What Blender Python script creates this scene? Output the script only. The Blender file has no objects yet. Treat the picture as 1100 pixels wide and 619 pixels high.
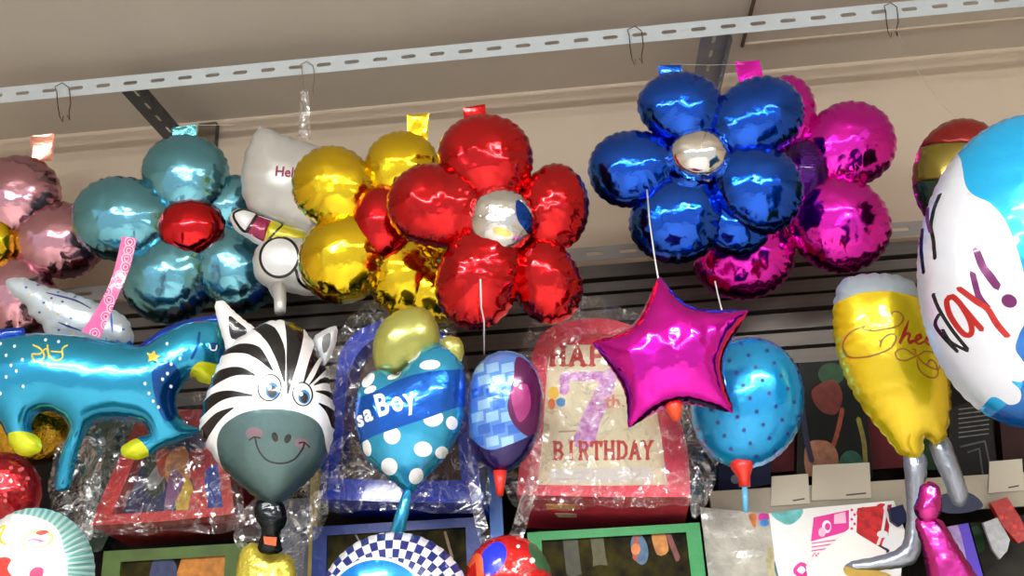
import bpy, bmesh, math, random
import numpy as np
from mathutils import Vector, Matrix, noise
from mathutils.geometry import delaunay_2d_cdt
random.seed(7)
scene = bpy.context.scene
COL = scene.collection
FPX, CX, CY = 952.0, 550.0, 309.5
CAM = Vector((0, 0, 1.5))

# ------------------------------------------------------------------ camera
def cam_axes(yaw, pitch, roll):
    y, p, r = map(math.radians, (yaw, pitch, roll))
    F = Vector((math.sin(y)*math.cos(p), math.cos(y)*math.cos(p), math.sin(p)))
    R = F.cross(Vector((0, 0, 1))).normalized(); U = R.cross(F)
    return F, R*math.cos(r)+U*math.sin(r), U*math.cos(r)-R*math.sin(r)
F, R, U = cam_axes(-4.0, 20.5, -3.0)
cd = bpy.data.cameras.new('camera'); cam = bpy.data.objects.new('camera', cd); COL.objects.link(cam)
cam.matrix_world = Matrix.Translation(CAM) @ Matrix((R, U, -F)).transposed().to_4x4()
cd.sensor_width = 36; cd.lens = 36*FPX/1100; cd.clip_start = .01; cd.clip_end = 60
scene.camera = cam

def ray(px, py): return F*FPX + R*(px-CX) - U*(py-CY)
def P(px, py, Y):
    d = ray(px, py); return CAM + d*(Y/d.y)

# ------------------------------------------------------------------ materials
def lin(c):
    c = [x/255 for x in c]
    return [x/12.92 if x <= .04045 else ((x+.055)/1.055)**2.4 for x in c]
MATS = {}
def mat(name, col, metal=0.0, rough=.4, bump=0.0, bscale=60, coat=0.0, alpha=1.0, var=0.0, vscale=8, emis=0, spec=.5, col2=None, stretch=None):
    if name in MATS: return MATS[name]
    m = bpy.data.materials.new(name); m.use_nodes = True; nt = m.node_tree; N = nt.nodes; L = nt.links
    b = N['Principled BSDF']; c = lin(col)
    b.inputs['Base Color'].default_value = (*c, 1); b.inputs['Metallic'].default_value = metal
    b.inputs['Roughness'].default_value = rough; b.inputs['Coat Weight'].default_value = coat
    b.inputs['Coat Roughness'].default_value = .06; b.inputs['Alpha'].default_value = alpha
    b.inputs['Specular IOR Level'].default_value = spec
    if emis:
        b.inputs['Emission Color'].default_value = (*c, 1); b.inputs['Emission Strength'].default_value = emis
    if bump or var:
        tc = N.new('ShaderNodeTexCoord'); src = tc.outputs['Object']
        if stretch:
            mp = N.new('ShaderNodeMapping'); mp.inputs['Scale'].default_value = stretch; L.new(src, mp.inputs[0]); src = mp.outputs[0]
    if bump:
        n = N.new('ShaderNodeTexNoise'); n.inputs['Scale'].default_value = bscale; n.inputs['Detail'].default_value = 4
        L.new(src, n.inputs['Vector']); bp = N.new('ShaderNodeBump'); bp.inputs['Strength'].default_value = bump
        bp.inputs['Distance'].default_value = .01
        L.new(n.outputs['Fac'], bp.inputs['Height']); L.new(bp.outputs[0], b.inputs['Normal'])
    if var:
        n = N.new('ShaderNodeTexNoise'); n.inputs['Scale'].default_value = vscale; n.inputs['Detail'].default_value = 5
        L.new(src, n.inputs['Vector']); mx = N.new('ShaderNodeMix'); mx.data_type = 'RGBA'
        c2 = lin(col2) if col2 else [x*(1-var) for x in c]
        cr = N.new('ShaderNodeValToRGB'); cr.color_ramp.elements[0].position = .35; cr.color_ramp.elements[1].position = .65
        L.new(n.outputs['Fac'], cr.inputs[0]); L.new(cr.outputs[0], mx.inputs[0])
        mx.inputs[6].default_value = (*c2, 1); mx.inputs[7].default_value = (*c, 1); L.new(mx.outputs[2], b.inputs['Base Color'])
    MATS[name] = m; return m
def foil(name, col, rough=.16, bump=.12, metal=1.0, coat=.5, bscale=45):
    return mat('foil_'+name, col, metal, rough, bump, bscale, coat)
def plastic_wrap(name='clear_plastic_wrap', amount=.075, tint=(225, 230, 235), bscale=12, bstr=1.0):
    if name in MATS: return MATS[name]
    m = bpy.data.materials.new(name); m.use_nodes = True; nt = m.node_tree; N = nt.nodes; L = nt.links
    N.remove(N['Principled BSDF']); out = N['Material Output']
    tr = N.new('ShaderNodeBsdfTransparent'); gl = N.new('ShaderNodeBsdfGlossy'); gl.inputs['Roughness'].default_value = .12
    df = N.new('ShaderNodeBsdfTranslucent'); dd = N.new('ShaderNodeBsdfDiffuse')
    c = (*lin(tint), 1); dd.inputs[0].default_value = c; gl.inputs[0].default_value = (1, 1, 1, 1)
    m1 = N.new('ShaderNodeMixShader'); m2 = N.new('ShaderNodeMixShader'); N.remove(df)
    tc = N.new('ShaderNodeTexCoord'); n = N.new('ShaderNodeTexNoise'); n.inputs['Scale'].default_value = bscale; n.inputs['Detail'].default_value = 1.5; n.inputs['Distortion'].default_value = 2
    bp = N.new('ShaderNodeBump'); bp.inputs['Strength'].default_value = bstr; bp.inputs['Distance'].default_value = .02
    L.new(tc.outputs['Object'], n.inputs['Vector']); L.new(n.outputs['Fac'], bp.inputs['Height']); L.new(bp.outputs[0], gl.inputs['Normal'])
    n2 = N.new('ShaderNodeTexNoise'); n2.inputs['Scale'].default_value = 7; n2.inputs['Detail'].default_value = 2; n2.inputs['Distortion'].default_value = 2.5
    cr = N.new('ShaderNodeValToRGB'); E_ = cr.color_ramp.elements; E_[0].position = .465; E_[0].color = (amount*.5,)*3+(1,); E_[1].position = .535; E_[1].color = (amount*.5,)*3+(1,)
    e_ = E_.new(.5); e_.color = (min(1, amount*2.4),)*3+(1,)  # thin noise streaks in the mix factor imitate bright glints on the plastic
    L.new(tc.outputs['Object'], n2.inputs['Vector']); L.new(n2.outputs['Fac'], cr.inputs[0]); L.new(cr.outputs[0], m2.inputs[0])
    m1.inputs[0].default_value = .85; L.new(dd.outputs[0], m1.inputs[1]); L.new(gl.outputs[0], m1.inputs[2])
    L.new(tr.outputs[0], m2.inputs[1]); L.new(m1.outputs[0], m2.inputs[2]); L.new(m2.outputs[0], out.inputs[0])
    MATS[name] = m; return m

# ------------------------------------------------------------------ objects
WM = {}
def link(o, M, parent=None):
    COL.objects.link(o); WM[o.name] = M.copy()
    if parent is not None:
        o.parent = parent; o.matrix_local = WM[parent.name].inverted() @ M
    else: o.matrix_world = M
    return o
def tag(o, label=None, cat=None, group=None, kind=None):
    if label: o['label'] = label
    if cat: o['category'] = cat
    if group: o['group'] = group
    if kind: o['kind'] = kind
    return o
def thing(name, label, cat, loc, group=None):
    o = bpy.data.objects.new(name, None); o.empty_display_size = .05
    link(o, Matrix.Translation(loc)); return tag(o, label, cat, group)
def mesh_obj(name, verts, faces, mats, M=None, parent=None, fm=None, smooth=False, sharp=None):
    me = bpy.data.meshes.new(name); me.from_pydata([tuple(v) for v in verts], [], [tuple(f) for f in faces])
    for m in (mats if isinstance(mats, (list, tuple)) else [mats]): me.materials.append(m)
    if fm is not None: me.polygons.foreach_set('material_index', np.array(fm, dtype=np.int32))
    me.polygons.foreach_set('use_smooth', np.full(len(me.polygons), smooth, dtype=bool))
    if sharp is not None:
        a = me.attributes.new('sharp_edge', 'BOOLEAN', 'EDGE')
        ss = set(sharp)
        for i, e in enumerate(me.edges):
            v0, v1 = e.vertices
            if v0 in ss and v1 in ss: a.data[i].value = True
    me.update()
    return link(bpy.data.objects.new(name, me), M or Matrix.Identity(4), parent)
def boxes(name, bl, m, parent=None, kind=None, bevel=0):
    """list of (x0,x1,y0,y1,z0,z1) as one mesh, world coordinates; origin at its own centre"""
    A = np.array(bl); c = Vector(((A[:, 0].min()+A[:, 1].max())/2, (A[:, 2].min()+A[:, 3].max())/2, A[:, 4].min()))
    V = []; Fa = []
    for (x0, x1, y0, y1, z0, z1) in bl:
        k = len(V)
        V += [Vector(p)-c for p in ((x0, y0, z0), (x1, y0, z0), (x1, y1, z0), (x0, y1, z0), (x0, y0, z1), (x1, y0, z1), (x1, y1, z1), (x0, y1, z1))]
        Fa += [tuple(k+i for i in f) for f in ((3, 2, 1, 0), (4, 5, 6, 7), (0, 1, 5, 4), (1, 2, 6, 5), (2, 3, 7, 6), (3, 0, 4, 7))]
    o = mesh_obj(name, V, Fa, m, Matrix.Translation(c), parent)
    if bevel:
        md = o.modifiers.new('b', 'BEVEL'); md.width = bevel; md.segments = 2
    if kind: o['kind'] = kind
    return o
def tube(name, pts, r, m, parent=None, n=8, closed=False):
    """pts world coordinates; r a number or a list"""
    pts = [Vector(p) for p in pts]; k = len(pts); rs = r if isinstance(r, (list, tuple)) else [r]*k
    c = pts[0].copy(); V = []; Fa = []; up = None
    for i, p in enumerate(pts):
        t = (pts[min(i+1, k-1)]-pts[max(i-1, 0)]).normalized()
        if up is None: up = t.orthogonal().normalized()
        up = (up - t*up.dot(t)).normalized(); s = t.cross(up)
        for j in range(n):
            a = 2*math.pi*j/n; V.append(p-c+(up*math.cos(a)+s*math.sin(a))*rs[i])
    for i in range(k-1):
        for j in range(n):
            Fa.append((i*n+j, i*n+(j+1) % n, (i+1)*n+(j+1) % n, (i+1)*n+j))
    Fa.append(tuple(reversed(range(n)))); Fa.append(tuple((k-1)*n+j for j in range(n)))
    return mesh_obj(name, V, Fa, m, Matrix.Translation(c), parent, smooth=True)

# ------------------------------------------------------------------ 2-D helpers
def smooth_loop(pts, step=3.0, closed=True, sharp=()):
    """Catmull-Rom through pts; indices in sharp stay corners"""
    n = len(pts); out = []; rng = range(n if closed else n-1)
    p = [np.array(q[:2], float) for q in pts]
    for i in rng:
        a, b = p[i], p[(i+1) % n]
        pr = p[(i-1) % n] if (closed or i > 0) else a
        nx = p[(i+2) % n] if (closed or i+2 < n) else b
        ta = (b-pr)*.5; tb = (nx-a)*.5; L = np.linalg.norm(b-a)
        if i in sharp: ta = (b-a)
        if (i+1) % n in sharp: tb = (b-a)
        for t, tt in ((ta, 0), (tb, 0)):
            l = np.linalg.norm(t)
            if l > L*1.2: t *= L*1.2/l
        k = max(1, int(round(L/step)))
        for j in range(k):
            t = j/k; t2 = t*t; t3 = t2*t
            out.append((2*t3-3*t2+1)*a+(t3-2*t2+t)*ta+(-2*t3+3*t2)*b+(t3-t2)*tb)
    if not closed: out.append(p[-1])
    return np.array(out)
def lin_loop(pts, step=4.0, closed=True):
    out = []; n = len(pts)
    for i in range(n if closed else n-1):
        a = np.array(pts[i], float); b = np.array(pts[(i+1) % n], float); k = max(1, int(round(np.linalg.norm(b-a)/step)))
        out += [a+(b-a)*j/k for j in range(k)]
    if not closed: out.append(np.array(pts[-1], float))
    return np.array(out)
def ell(cx, cy, rx, ry, rot=0, n=None, step=3.0):
    n = n or max(10, int(2*math.pi*max(rx, ry)/step)); t = np.linspace(0, 2*math.pi, n, endpoint=False); r = math.radians(rot)
    x = rx*np.cos(t); y = ry*np.sin(t)
    return np.stack([cx+x*math.cos(r)-y*math.sin(r), cy+x*math.sin(r)+y*math.cos(r)], 1)
def cyc(n, k=0): return [(k+i, k+(i+1) % n) for i in range(n)]
def pp(pts, m):                       # polygon paint
    pts = np.array(pts, float); return dict(v=pts, e=cyc(len(pts)), m=m, k='eo')
def ps(pts, m, step=4): return pp(smooth_loop(pts, step), m)
def pe(cx, cy, rx, ry, m, rot=0, n=None): return pp(ell(cx, cy, rx, ry, rot, n=n or max(10, int(2*max(rx, ry)+6))), m)
def stroke(pts, w, m, smooth=True, step=3.0):
    """w a width or a list of widths per point"""
    ws = w if isinstance(w, (list, tuple)) else [w]*len(pts)
    P2 = smooth_loop(pts, step, closed=False) if smooth else lin_loop(pts, step, closed=False)
    ci = np.cumsum([0]+[np.linalg.norm(np.array(pts[i+1][:2], float)-np.array(pts[i][:2], float)) for i in range(len(pts)-1)])
    cj = np.concatenate([[0], np.cumsum(np.linalg.norm(np.diff(P2, axis=0), axis=1))]); cj = cj/cj[-1]*ci[-1]
    W = np.interp(cj, ci, ws)/2
    T = np.gradient(P2, axis=0); T /= np.linalg.norm(T, axis=1)[:, None]+1e-9; Nn = np.stack([-T[:, 1], T[:, 0]], 1)
    a = P2+Nn*W[:, None]; b = P2-Nn*W[:, None]
    e0 = P2[0]-T[0]*W[0]; e1 = P2[-1]+T[-1]*W[-1]
    v = np.concatenate([a, [e1], b[::-1], [e0]])
    return dict(v=v, e=cyc(len(v)), m=m, k='line', c=P2, w=W)
def text(s, x, y, size, ang, m, bold=0.02, shear=0, sx=1.0, res=3):
    cu = bpy.data.curves.new('t', 'FONT'); cu.body = s; cu.size = 1; cu.offset = bold; cu.resolution_u = res; cu.shear = shear
    o = bpy.data.objects.new('t', cu); COL.objects.link(o); dg = bpy.context.evaluated_depsgraph_get()
    me = o.evaluated_get(dg).to_mesh()
    vv = np.array([v.co[:2] for v in me.vertices]); cnt = {}
    for p in me.polygons:
        for k in p.edge_keys: cnt[k] = cnt.get(k, 0)+1
    es = [k for k, c in cnt.items() if c == 1]
    o.evaluated_get(dg).to_mesh_clear(); bpy.data.objects.remove(o); bpy.data.curves.remove(cu)
    r = math.radians(ang); X = vv[:, 0]*size*sx; Y = vv[:, 1]*size
    v = np.stack([x+X*math.cos(r)+Y*math.sin(r), y+X*math.sin(r)-Y*math.cos(r)], 1)
    return dict(v=v, e=es, m=m, k='eo')
SLAB = {  # strokes of slab-serif capitals in a 1 x 1 box, y up
 'H': [((.2, 0), (.2, 1)), ((.8, 0), (.8, 1)), ((.2, .5), (.8, .5))], 'A': [((.15, 0), (.5, 1)), ((.85, 0), (.5, 1)), ((.28, .33), (.72, .33))],
 'P': [((.25, 0), (.25, 1)), ((.25, .95), (.7, .95), (.82, .75), (.7, .5), (.25, .5))], 'Y': [((.5, 0), (.5, .5)), ((.5, .5), (.15, 1)), ((.5, .5), (.85, 1))],
 'B': [((.22, 0), (.22, 1)), ((.22, .95), (.65, .95), (.78, .75), (.62, .52), (.22, .52)), ((.62, .52), (.84, .28), (.66, .05), (.22, .05))],
 'I': [((.5, 0), (.5, 1))], 'R': [((.22, 0), (.22, 1)), ((.22, .95), (.65, .95), (.8, .74), (.65, .5), (.22, .5)), ((.5, .5), (.85, 0))],
 'T': [((.5, 0), (.5, 1)), ((.08, .95), (.92, .95)), ((.1, .95), (.1, .75)), ((.9, .95), (.9, .75))],
 'D': [((.22, 0), (.22, 1)), ((.22, .95), (.6, .95), (.85, .7), (.85, .3), (.6, .05), (.22, .05))]}
SERIF = {'H': [(.2, 0), (.2, 1), (.8, 0), (.8, 1)], 'A': [(.13, 0), (.87, 0)], 'P': [(.25, 0)], 'Y': [(.5, 0), (.13, 1), (.87, 1)], 'B': [(.2, 0), (.2, 1)],
         'I': [(.5, 0), (.5, 1)], 'R': [(.2, 0), (.2, 1), (.86, 0)], 'T': [(.5, 0)], 'D': [(.2, 0), (.2, 1)]}
def slab_text(s, x, y, adv, h, ang, m, w=3.0):
    out = []; r = math.radians(ang)
    def tf(i, p):
        X = i*adv+p[0]*adv*.92; Y = p[1]*h
        return (x+X*math.cos(r)+Y*math.sin(r), y+X*math.sin(r)-Y*math.cos(r))
    for i, ch in enumerate(s):
        for st in SLAB[ch]: out.append(stroke([tf(i, p) for p in st], w, m, smooth=False, step=6))
        for p in SERIF[ch]:
            out.append(stroke([tf(i, (p[0]-.16, p[1])), tf(i, (p[0]+.16, p[1]))], w*.55, m, smooth=False, step=9))
    return out

# ------------------------------------------------------------------ planes
class Plane:
    """a real plane in the place: origin seen at (px,py) at depth Y; tilt 0 = hanging upright, 1 = facing the camera"""
    def __init__(s, px, py, Y, face=.6, yaw=0, normal=None, push=0):
        s.o = P(px, py, Y); d = (s.o-CAM).normalized()
        h = Vector((0, -1, 0)); n = (-d*face + h*(1-face)).normalized() if normal is None else Vector(normal).normalized()
        if yaw: n = Matrix.Rotation(math.radians(yaw), 3, 'Z') @ n
        s.n = n; x = Vector((0, 0, 1)).cross(n).normalized(); s.x = x; s.y = n.cross(x)
        s.mpp = (s.o-CAM).dot(F)/FPX
        s.M = Matrix.Translation(s.o) @ Matrix((s.x, s.y, s.n)).transposed().to_4x4()
        a = np.array
        s.k = (s.o-CAM).dot(n)
    def to(s, pts):
        pts = np.atleast_2d(pts)
        D = np.array(F)[None]*FPX+np.array(R)[None]*(pts[:, 0:1]-CX)-np.array(U)[None]*(pts[:, 1:2]-CY)
        t = s.k/(D@np.array(s.n)); W = D*t[:, None]-np.array(s.o-CAM)
        return np.stack([W@np.array(s.x), W@np.array(s.y)], 1)/s.mpp

def inside_eo(pts, v, e):
    x, y = pts[:, 0], pts[:, 1]; res = np.zeros(len(pts), bool)
    for a, b in e:
        (x0, y0), (x1, y1) = v[a], v[b]
        if y0 == y1: continue
        c = ((y0 > y) != (y1 > y))
        if c.any(): res ^= c & (x < (x1-x0)*(y-y0)/(y1-y0)+x0)
    return res
def seg_dist(pts, A, B):
    """distance to the nearest of segments A-B, its index and position"""
    best = np.full(len(pts), 1e9); idx = np.zeros(len(pts), int); tt = np.zeros(len(pts))
    for i in range(len(A)):
        d = B[i]-A[i]; L = d@d+1e-12; t = np.clip(((pts-A[i])@d)/L, 0, 1)
        q = np.hypot(*(pts-A[i]-t[:, None]*d).T); w = q < best
        best[w] = q[w]; idx[w] = i; tt[w] = t[w]
    return best, idx, tt

def triangulate(outline, paints, step, holes=()):
    loops = [outline]+list(holes)
    V = [tuple(p) for p in outline]; E = cyc(len(outline)); no = len(outline)
    for h in holes:
        E += cyc(len(h), len(V)); V += [tuple(p) for p in h]
    nb = len(V)
    for p in paints:
        k = len(V); V += [tuple(q) for q in p['v']]; E += [(a+k, b+k) for a, b in p['e']]
    x0, y0 = outline.min(0); x1, y1 = outline.max(0); G = []; j = 0; y = y0+step*.5
    while y < y1:
        x = x0+(step*.5 if j % 2 else step)
        while x < x1: G.append((x, y)); x += step
        y += step*.866; j += 1
    if G:
        G = np.array(G); be = np.concatenate(loops); A = []; B = []
        for l in loops: A.append(l); B.append(np.roll(l, -1, 0))
        A = np.concatenate(A); B = np.concatenate(B)
        ins = inside_eo(G, be, [(a, b) for a, b in E[:nb]])
        d = seg_dist(G, A, B)[0]; G = G[ins & (d > step*.45)]
        V += [tuple(q) for q in G]
    vo, eo, fo, ov, oe, of = delaunay_2d_cdt([Vector(v) for v in V], E, [], 0, 1e-4)
    vo = np.array([v[:] for v in vo]); fo = np.array([f for f in fo if len(f) == 3])
    c = vo[fo].mean(1); ok = inside_eo(c, np.array(V[:nb]), E[:nb]); fo = fo[ok]; c = c[ok]
    a = vo[fo]; ar = (a[:, 1, 0]-a[:, 0, 0])*(a[:, 2, 1]-a[:, 0, 1])-(a[:, 1, 1]-a[:, 0, 1])*(a[:, 2, 0]-a[:, 0, 0])
    ok = np.abs(ar) > 1e-7; fo = fo[ok]; c = c[ok]; ar = ar[ok]
    fo[ar < 0] = fo[ar < 0][:, ::-1]
    mi = np.zeros(len(fo), int)
    for i, p in enumerate(paints):
        if p['k'] == 'eo': w = inside_eo(c, p['v'], p['e'])
        else:
            d, ix, t = seg_dist(c, p['c'][:-1], p['c'][1:]); ww = p['w'][ix]*(1-t)+p['w'][ix+1]*t; w = d <= ww+1e-3
        mi[w] = p['mi']
    used = np.unique(fo); rm = -np.ones(len(vo), int); rm[used] = np.arange(len(used))
    return vo[used], rm[fo], mi
def boundary(tris):
    cnt = {}
    for t in tris:
        for a, b in ((t[0], t[1]), (t[1], t[2]), (t[2], t[0])):
            k = (min(a, b), max(a, b)); cnt.setdefault(k, []).append((a, b))
    return [v[0] for v in cnt.values() if len(v) == 1]

def bil(u, x0, y0, g, pts):
    fx = (pts[:, 0]-x0)/g; fy = (pts[:, 1]-y0)/g; ny, nx = u.shape
    i = np.clip(fx.astype(int), 0, nx-2); j = np.clip(fy.astype(int), 0, ny-2); a = fx-i; b = fy-j
    return u[j, i]*(1-a)*(1-b)+u[j, i+1]*a*(1-b)+u[j+1, i]*(1-a)*b+u[j+1, i+1]*a*b
def inflate(outline, holes, res=56):
    loops = [outline]+list(holes); V = np.concatenate(loops); E = []; k = 0
    for l in loops: E += cyc(len(l), k); k += len(l)
    lo = V.min(0); hi = V.max(0); g = max(hi-lo)/res; u = None
    for lv in (4, 2, 1):
        gg = g*lv; x0, y0 = lo-2*gg; nx = int((hi[0]-lo[0])/gg)+5; ny = int((hi[1]-lo[1])/gg)+5
        X, Y = np.meshgrid(x0+np.arange(nx)*gg, y0+np.arange(ny)*gg); pts = np.stack([X.ravel(), Y.ravel()], 1)
        m = inside_eo(pts, V, E).reshape(ny, nx).astype(float)
        nu = np.zeros((ny, nx)) if u is None else bil(u, px0, py0, pg, pts).reshape(ny, nx)*m
        for _ in range(260):
            s = np.zeros_like(nu); s[1:-1, 1:-1] = nu[2:, 1:-1]+nu[:-2, 1:-1]+nu[1:-1, 2:]+nu[1:-1, :-2]
            nu = m*(.25*s+gg*gg*.25)
        u, px0, py0, pg = nu, x0, y0, gg
    A = V; B = np.concatenate([np.roll(l, -1, 0) for l in loops])
    d = seg_dist(pts, A, B)[0].reshape(ny, nx); known = (m > 0) & (d > 1.6*g)
    if not known.any(): known = (m > 0)
    q = np.where(known, u/np.maximum(d, 1e-6), 0); kn = known.astype(float)
    for _ in range(8):
        sq = np.zeros_like(q); sk = np.zeros_like(q)
        for dy in (-1, 0, 1):
            for dx in (-1, 0, 1):
                sq += np.roll(np.roll(q*kn, dy, 0), dx, 1); sk += np.roll(np.roll(kn, dy, 0), dx, 1)
        new = (kn == 0) & (sk > 0); q[new] = sq[new]/sk[new]; kn[new] = 1
    def H(p):
        dd, ix, t = seg_dist(p, A, B); uu = bil(u, x0, y0, g, p); qq = bil(q, x0, y0, g, p)*dd
        w = np.clip((dd-2*g)/(2*g), 0, 1); return np.maximum(uu*w+qq*(1-w), 0), dd, ix, t
    return H, A, B

def balloon(name, out_px, pl, mats, T=.62, paints=(), step=3.0, puck=.3, lam=9.0, scal=.9, wr=.5, holes=(), back=None, parent=None, dz=0.0, seed=None, cap=None, wd=7.0, res=56, roundp=.5):
    """an inflated foil shape: two skins of one outline welded along a puckered seam"""
    mats = mats if isinstance(mats, list) else [mats]; mats = list(mats)
    pts = pl.to(out_px); hl = [pl.to(h) for h in holes]; rnd = random.Random(seed if seed is not None else sum(map(ord, name)) % 97 + int(out_px[0][0]))
    ph = rnd.uniform(0, 99)
    # arc length and scallops
    def arc(p): return np.concatenate([[0], np.cumsum(np.linalg.norm(np.diff(p, axis=0), axis=1))])
    def scall(p):
        s = arc(p); L = s[-1]+np.linalg.norm(p[0]-p[-1]); n = max(3, round(L/lam)); t = np.roll(p, -1, 0)-np.roll(p, 1, 0); t /= np.linalg.norm(t, axis=1)[:, None]+1e-9
        ar = (p[:, 0]*np.roll(p[:, 1], -1)-p[:, 1]*np.roll(p[:, 0], -1)).sum(); sg = 1 if ar > 0 else -1
        nn = np.stack([t[:, 1], -t[:, 0]], 1)*sg
        return p+nn*(scal*np.abs(np.sin(math.pi*n*s/L+.6*np.sin(7*s/L*2*math.pi+ph)))-scal*.5)[:, None]
    if scal: pts = scall(pts)
    prep = []
    for p in paints:
        q = dict(p); q['v'] = pl.to(p['v'])
        if 'c' in p: q['c'] = pl.to(p['c'])
        if p['m'] not in mats: mats.append(p['m'])
        q['mi'] = mats.index(p['m']); prep.append(q)
    H, A, B = inflate(pts, hl, res)
    v2, tr, mi = triangulate(pts, prep, step, hl)
    u, d, ix, t = H(v2); h = 2*np.power(np.maximum(u, 0), roundp)*T*(1 if roundp == .5 else (max(u.max(), 1e-6))**(.5-roundp))
    if cap: h = cap*np.tanh(h/cap)
    S = arc(A); Lt = S[-1]; n = max(3, round(Lt/lam)); s = S[ix]+t*np.linalg.norm(B-A, axis=1)[ix]
    am = np.array([.55+.45*noise.noise(Vector((x*.11+ph, 3.1, 0))) for x in s])
    pk = np.abs(np.sin(math.pi*n*s/Lt+.6*np.sin(7*s/Lt*2*math.pi+ph)))
    h = h*(1-puck*am*(1-pk)*np.exp(-d/wd))
    if wr:
        nz = np.array([noise.noise(Vector((x/17+ph, y/17, 1)))+.5*(abs(noise.noise(Vector((x/9, y/9+ph, 2))))*2-.6) for x, y in v2])
        h = h+wr*nz*np.minimum(d, 10)/10
    on = d < 1e-3; h[on] = 0
    h = np.maximum(h, 0)
    m = pl.mpp; front = np.concatenate([v2*m, (h*m)[:, None]], 1)
    bi = np.full(len(v2), -1); ins = np.where(~on)[0]; bi[on] = np.where(on)[0]; bi[ins] = len(v2)+np.arange(len(ins))
    bk = np.concatenate([v2[ins]*m, (-h[ins]*m*.9)[:, None]], 1)
    V = np.concatenate([front, bk]); V[:, 2] += dz
    fb = bi[tr][:, ::-1]; Fa = np.concatenate([tr, fb])
    if back is not None:
        if back not in mats: mats.append(back)
        mb = np.full(len(tr), mats.index(back))
    else: mb = np.full(len(tr), 0)
    return mesh_obj(name, V, Fa.tolist(), mats, pl.M, parent, fm=np.concatenate([mi, mb]), smooth=True, sharp=np.where(on)[0].tolist())
def slab(name, out_px, pl, mats, depth=.02, paints=(), step=12.0, holes=(), parent=None, dz=0.0, warp=0.0, back=None, side=None):
    """a flat piece with thickness: front face on the plane, extruded away from the viewer"""
    mats = list(mats) if isinstance(mats, list) else [mats]; pts = pl.to(out_px); hl = [pl.to(h) for h in holes]; prep = []
    for p in paints:
        q = dict(p); q['v'] = pl.to(p['v'])
        if 'c' in p: q['c'] = pl.to(p['c'])
        if p['m'] not in mats: mats.append(p['m'])
        q['mi'] = mats.index(p['m']); prep.append(q)
    v2, tr, mi = triangulate(pts, prep, step, hl); m = pl.mpp; n = len(v2)
    z = np.zeros(n)
    if warp: z = np.array([warp*noise.noise(Vector((x/25, y/25, out_px[0][0]))) for x, y in v2])
    fr = np.concatenate([v2*m, (z+dz)[:, None]], 1); bk = fr.copy(); bk[:, 2] -= depth
    bd = boundary(tr); Fs = [(b, a, a+n, b+n) for a, b in bd]
    Fa = tr.tolist()+(tr[:, ::-1]+n).tolist()+Fs
    si = 0
    if side is not None:
        if side not in mats: mats.append(side)
        si = mats.index(side)
    return mesh_obj(name, np.concatenate([fr, bk]), Fa, mats, pl.M, parent, fm=mi.tolist()+[si]*(len(tr)+len(Fs)), smooth=False)
# ------------------------------------------------------------------ setting
Z_CEIL = P(550, 100, 3.0).z
M_wall = mat('wall_paint', (216, 200, 180), rough=.85, bump=.05, bscale=40, var=.06, vscale=1.5)
M_ceil = mat('ceiling_board', (202, 194, 182), rough=.9, bump=.08, bscale=30, var=.07, vscale=2)
M_floor = mat('floor_tile', (205, 198, 188), rough=.35, var=.15, vscale=3)
boxes('wall_back', [(-5, 5, 3.0, 3.1, 0, Z_CEIL)], M_wall, kind='structure')
boxes('wall_left', [(-5.1, -5, -3.5, 3.1, 0, Z_CEIL)], M_wall, kind='structure')
boxes('wall_right', [(5, 5.1, -3.5, 3.1, 0, Z_CEIL)], M_wall, kind='structure')
boxes('floor', [(-5, 5, -3.5, 3.0, -.1, 0)], M_floor, kind='structure')
boxes('ceiling', [(-5.1, 5.1, -3.5, 3.1, Z_CEIL, Z_CEIL+.1)], M_ceil, kind='structure')
# edge strips of the ceiling board joint
d = ray(797, 48); cc = CAM+d*((Z_CEIL-CAM.z)/d.z); M_joint = mat('board_edge', (92, 76, 60), rough=.9); M_trim = mat('ceiling_trim', (196, 182, 164), rough=.9, bump=.05)
boxes('trim_1', [(cc.x-.005, cc.x+.005, -1.0, cc.y, Z_CEIL-.012, Z_CEIL+.0)], M_joint, kind='structure')
boxes('trim_2', [(cc.x+.006, 5.0, cc.y-.012, cc.y, Z_CEIL-.008, Z_CEIL+.0)], M_trim, kind='structure')

# slotted steel
def slotted(name, o, ax, wd, L, W, t, sp, sl, sw, phase, m, parent=None):
    ax = Vector(ax).normalized(); wd = Vector(wd).normalized(); nz = ax.cross(wd)
    M = Matrix.Translation(o) @ Matrix((ax, wd, nz)).transposed().to_4x4()
    out = lin_loop([(0, 0), (L, 0), (L, W), (0, W)], .25); hs = []; x = phase
    while x+sl/2 < L-.005:
        if x-sl/2 > .005:
            h = sw/2; a = x-sl/2+h; b = x+sl/2-h; c = W/2
            hs.append(np.array([(a, c-h), (b, c-h), (b+h*.7, c-h*.7), (b+h, c), (b+h*.7, c+h*.7), (b, c+h), (a, c+h), (a-h*.7, c+h*.7), (a-h, c), (a-h*.7, c-h*.7)]))
        x += sp
    v2, tr, mi = triangulate(out*100, [], 20, [h*100 for h in hs]); v2 = v2/100; n = len(v2)
    fr = np.concatenate([v2, np.full((n, 1), t/2)], 1); bk = fr.copy(); bk[:, 2] = -t/2
    Fa = tr.tolist()+(tr[:, ::-1]+n).tolist()+[(b, a, a+n, b+n) for a, b in boundary(tr)]
    return mesh_obj(name, np.concatenate([fr, bk]), Fa, m, M, parent)
M_rail = mat('rail_enamel', (206, 216, 224), metal=.2, rough=.4)
M_steel = mat('grey_steel', (88, 92, 98), metal=.5, rough=.42, var=.2, vscale=12)
M_steel2 = mat('pale_steel', (150, 158, 172), metal=.35, rough=.45, var=.15, vscale=12)
YR = 2.5
zt = P(550, 42, YR).z; zb = P(550, 59, YR).z
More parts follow.
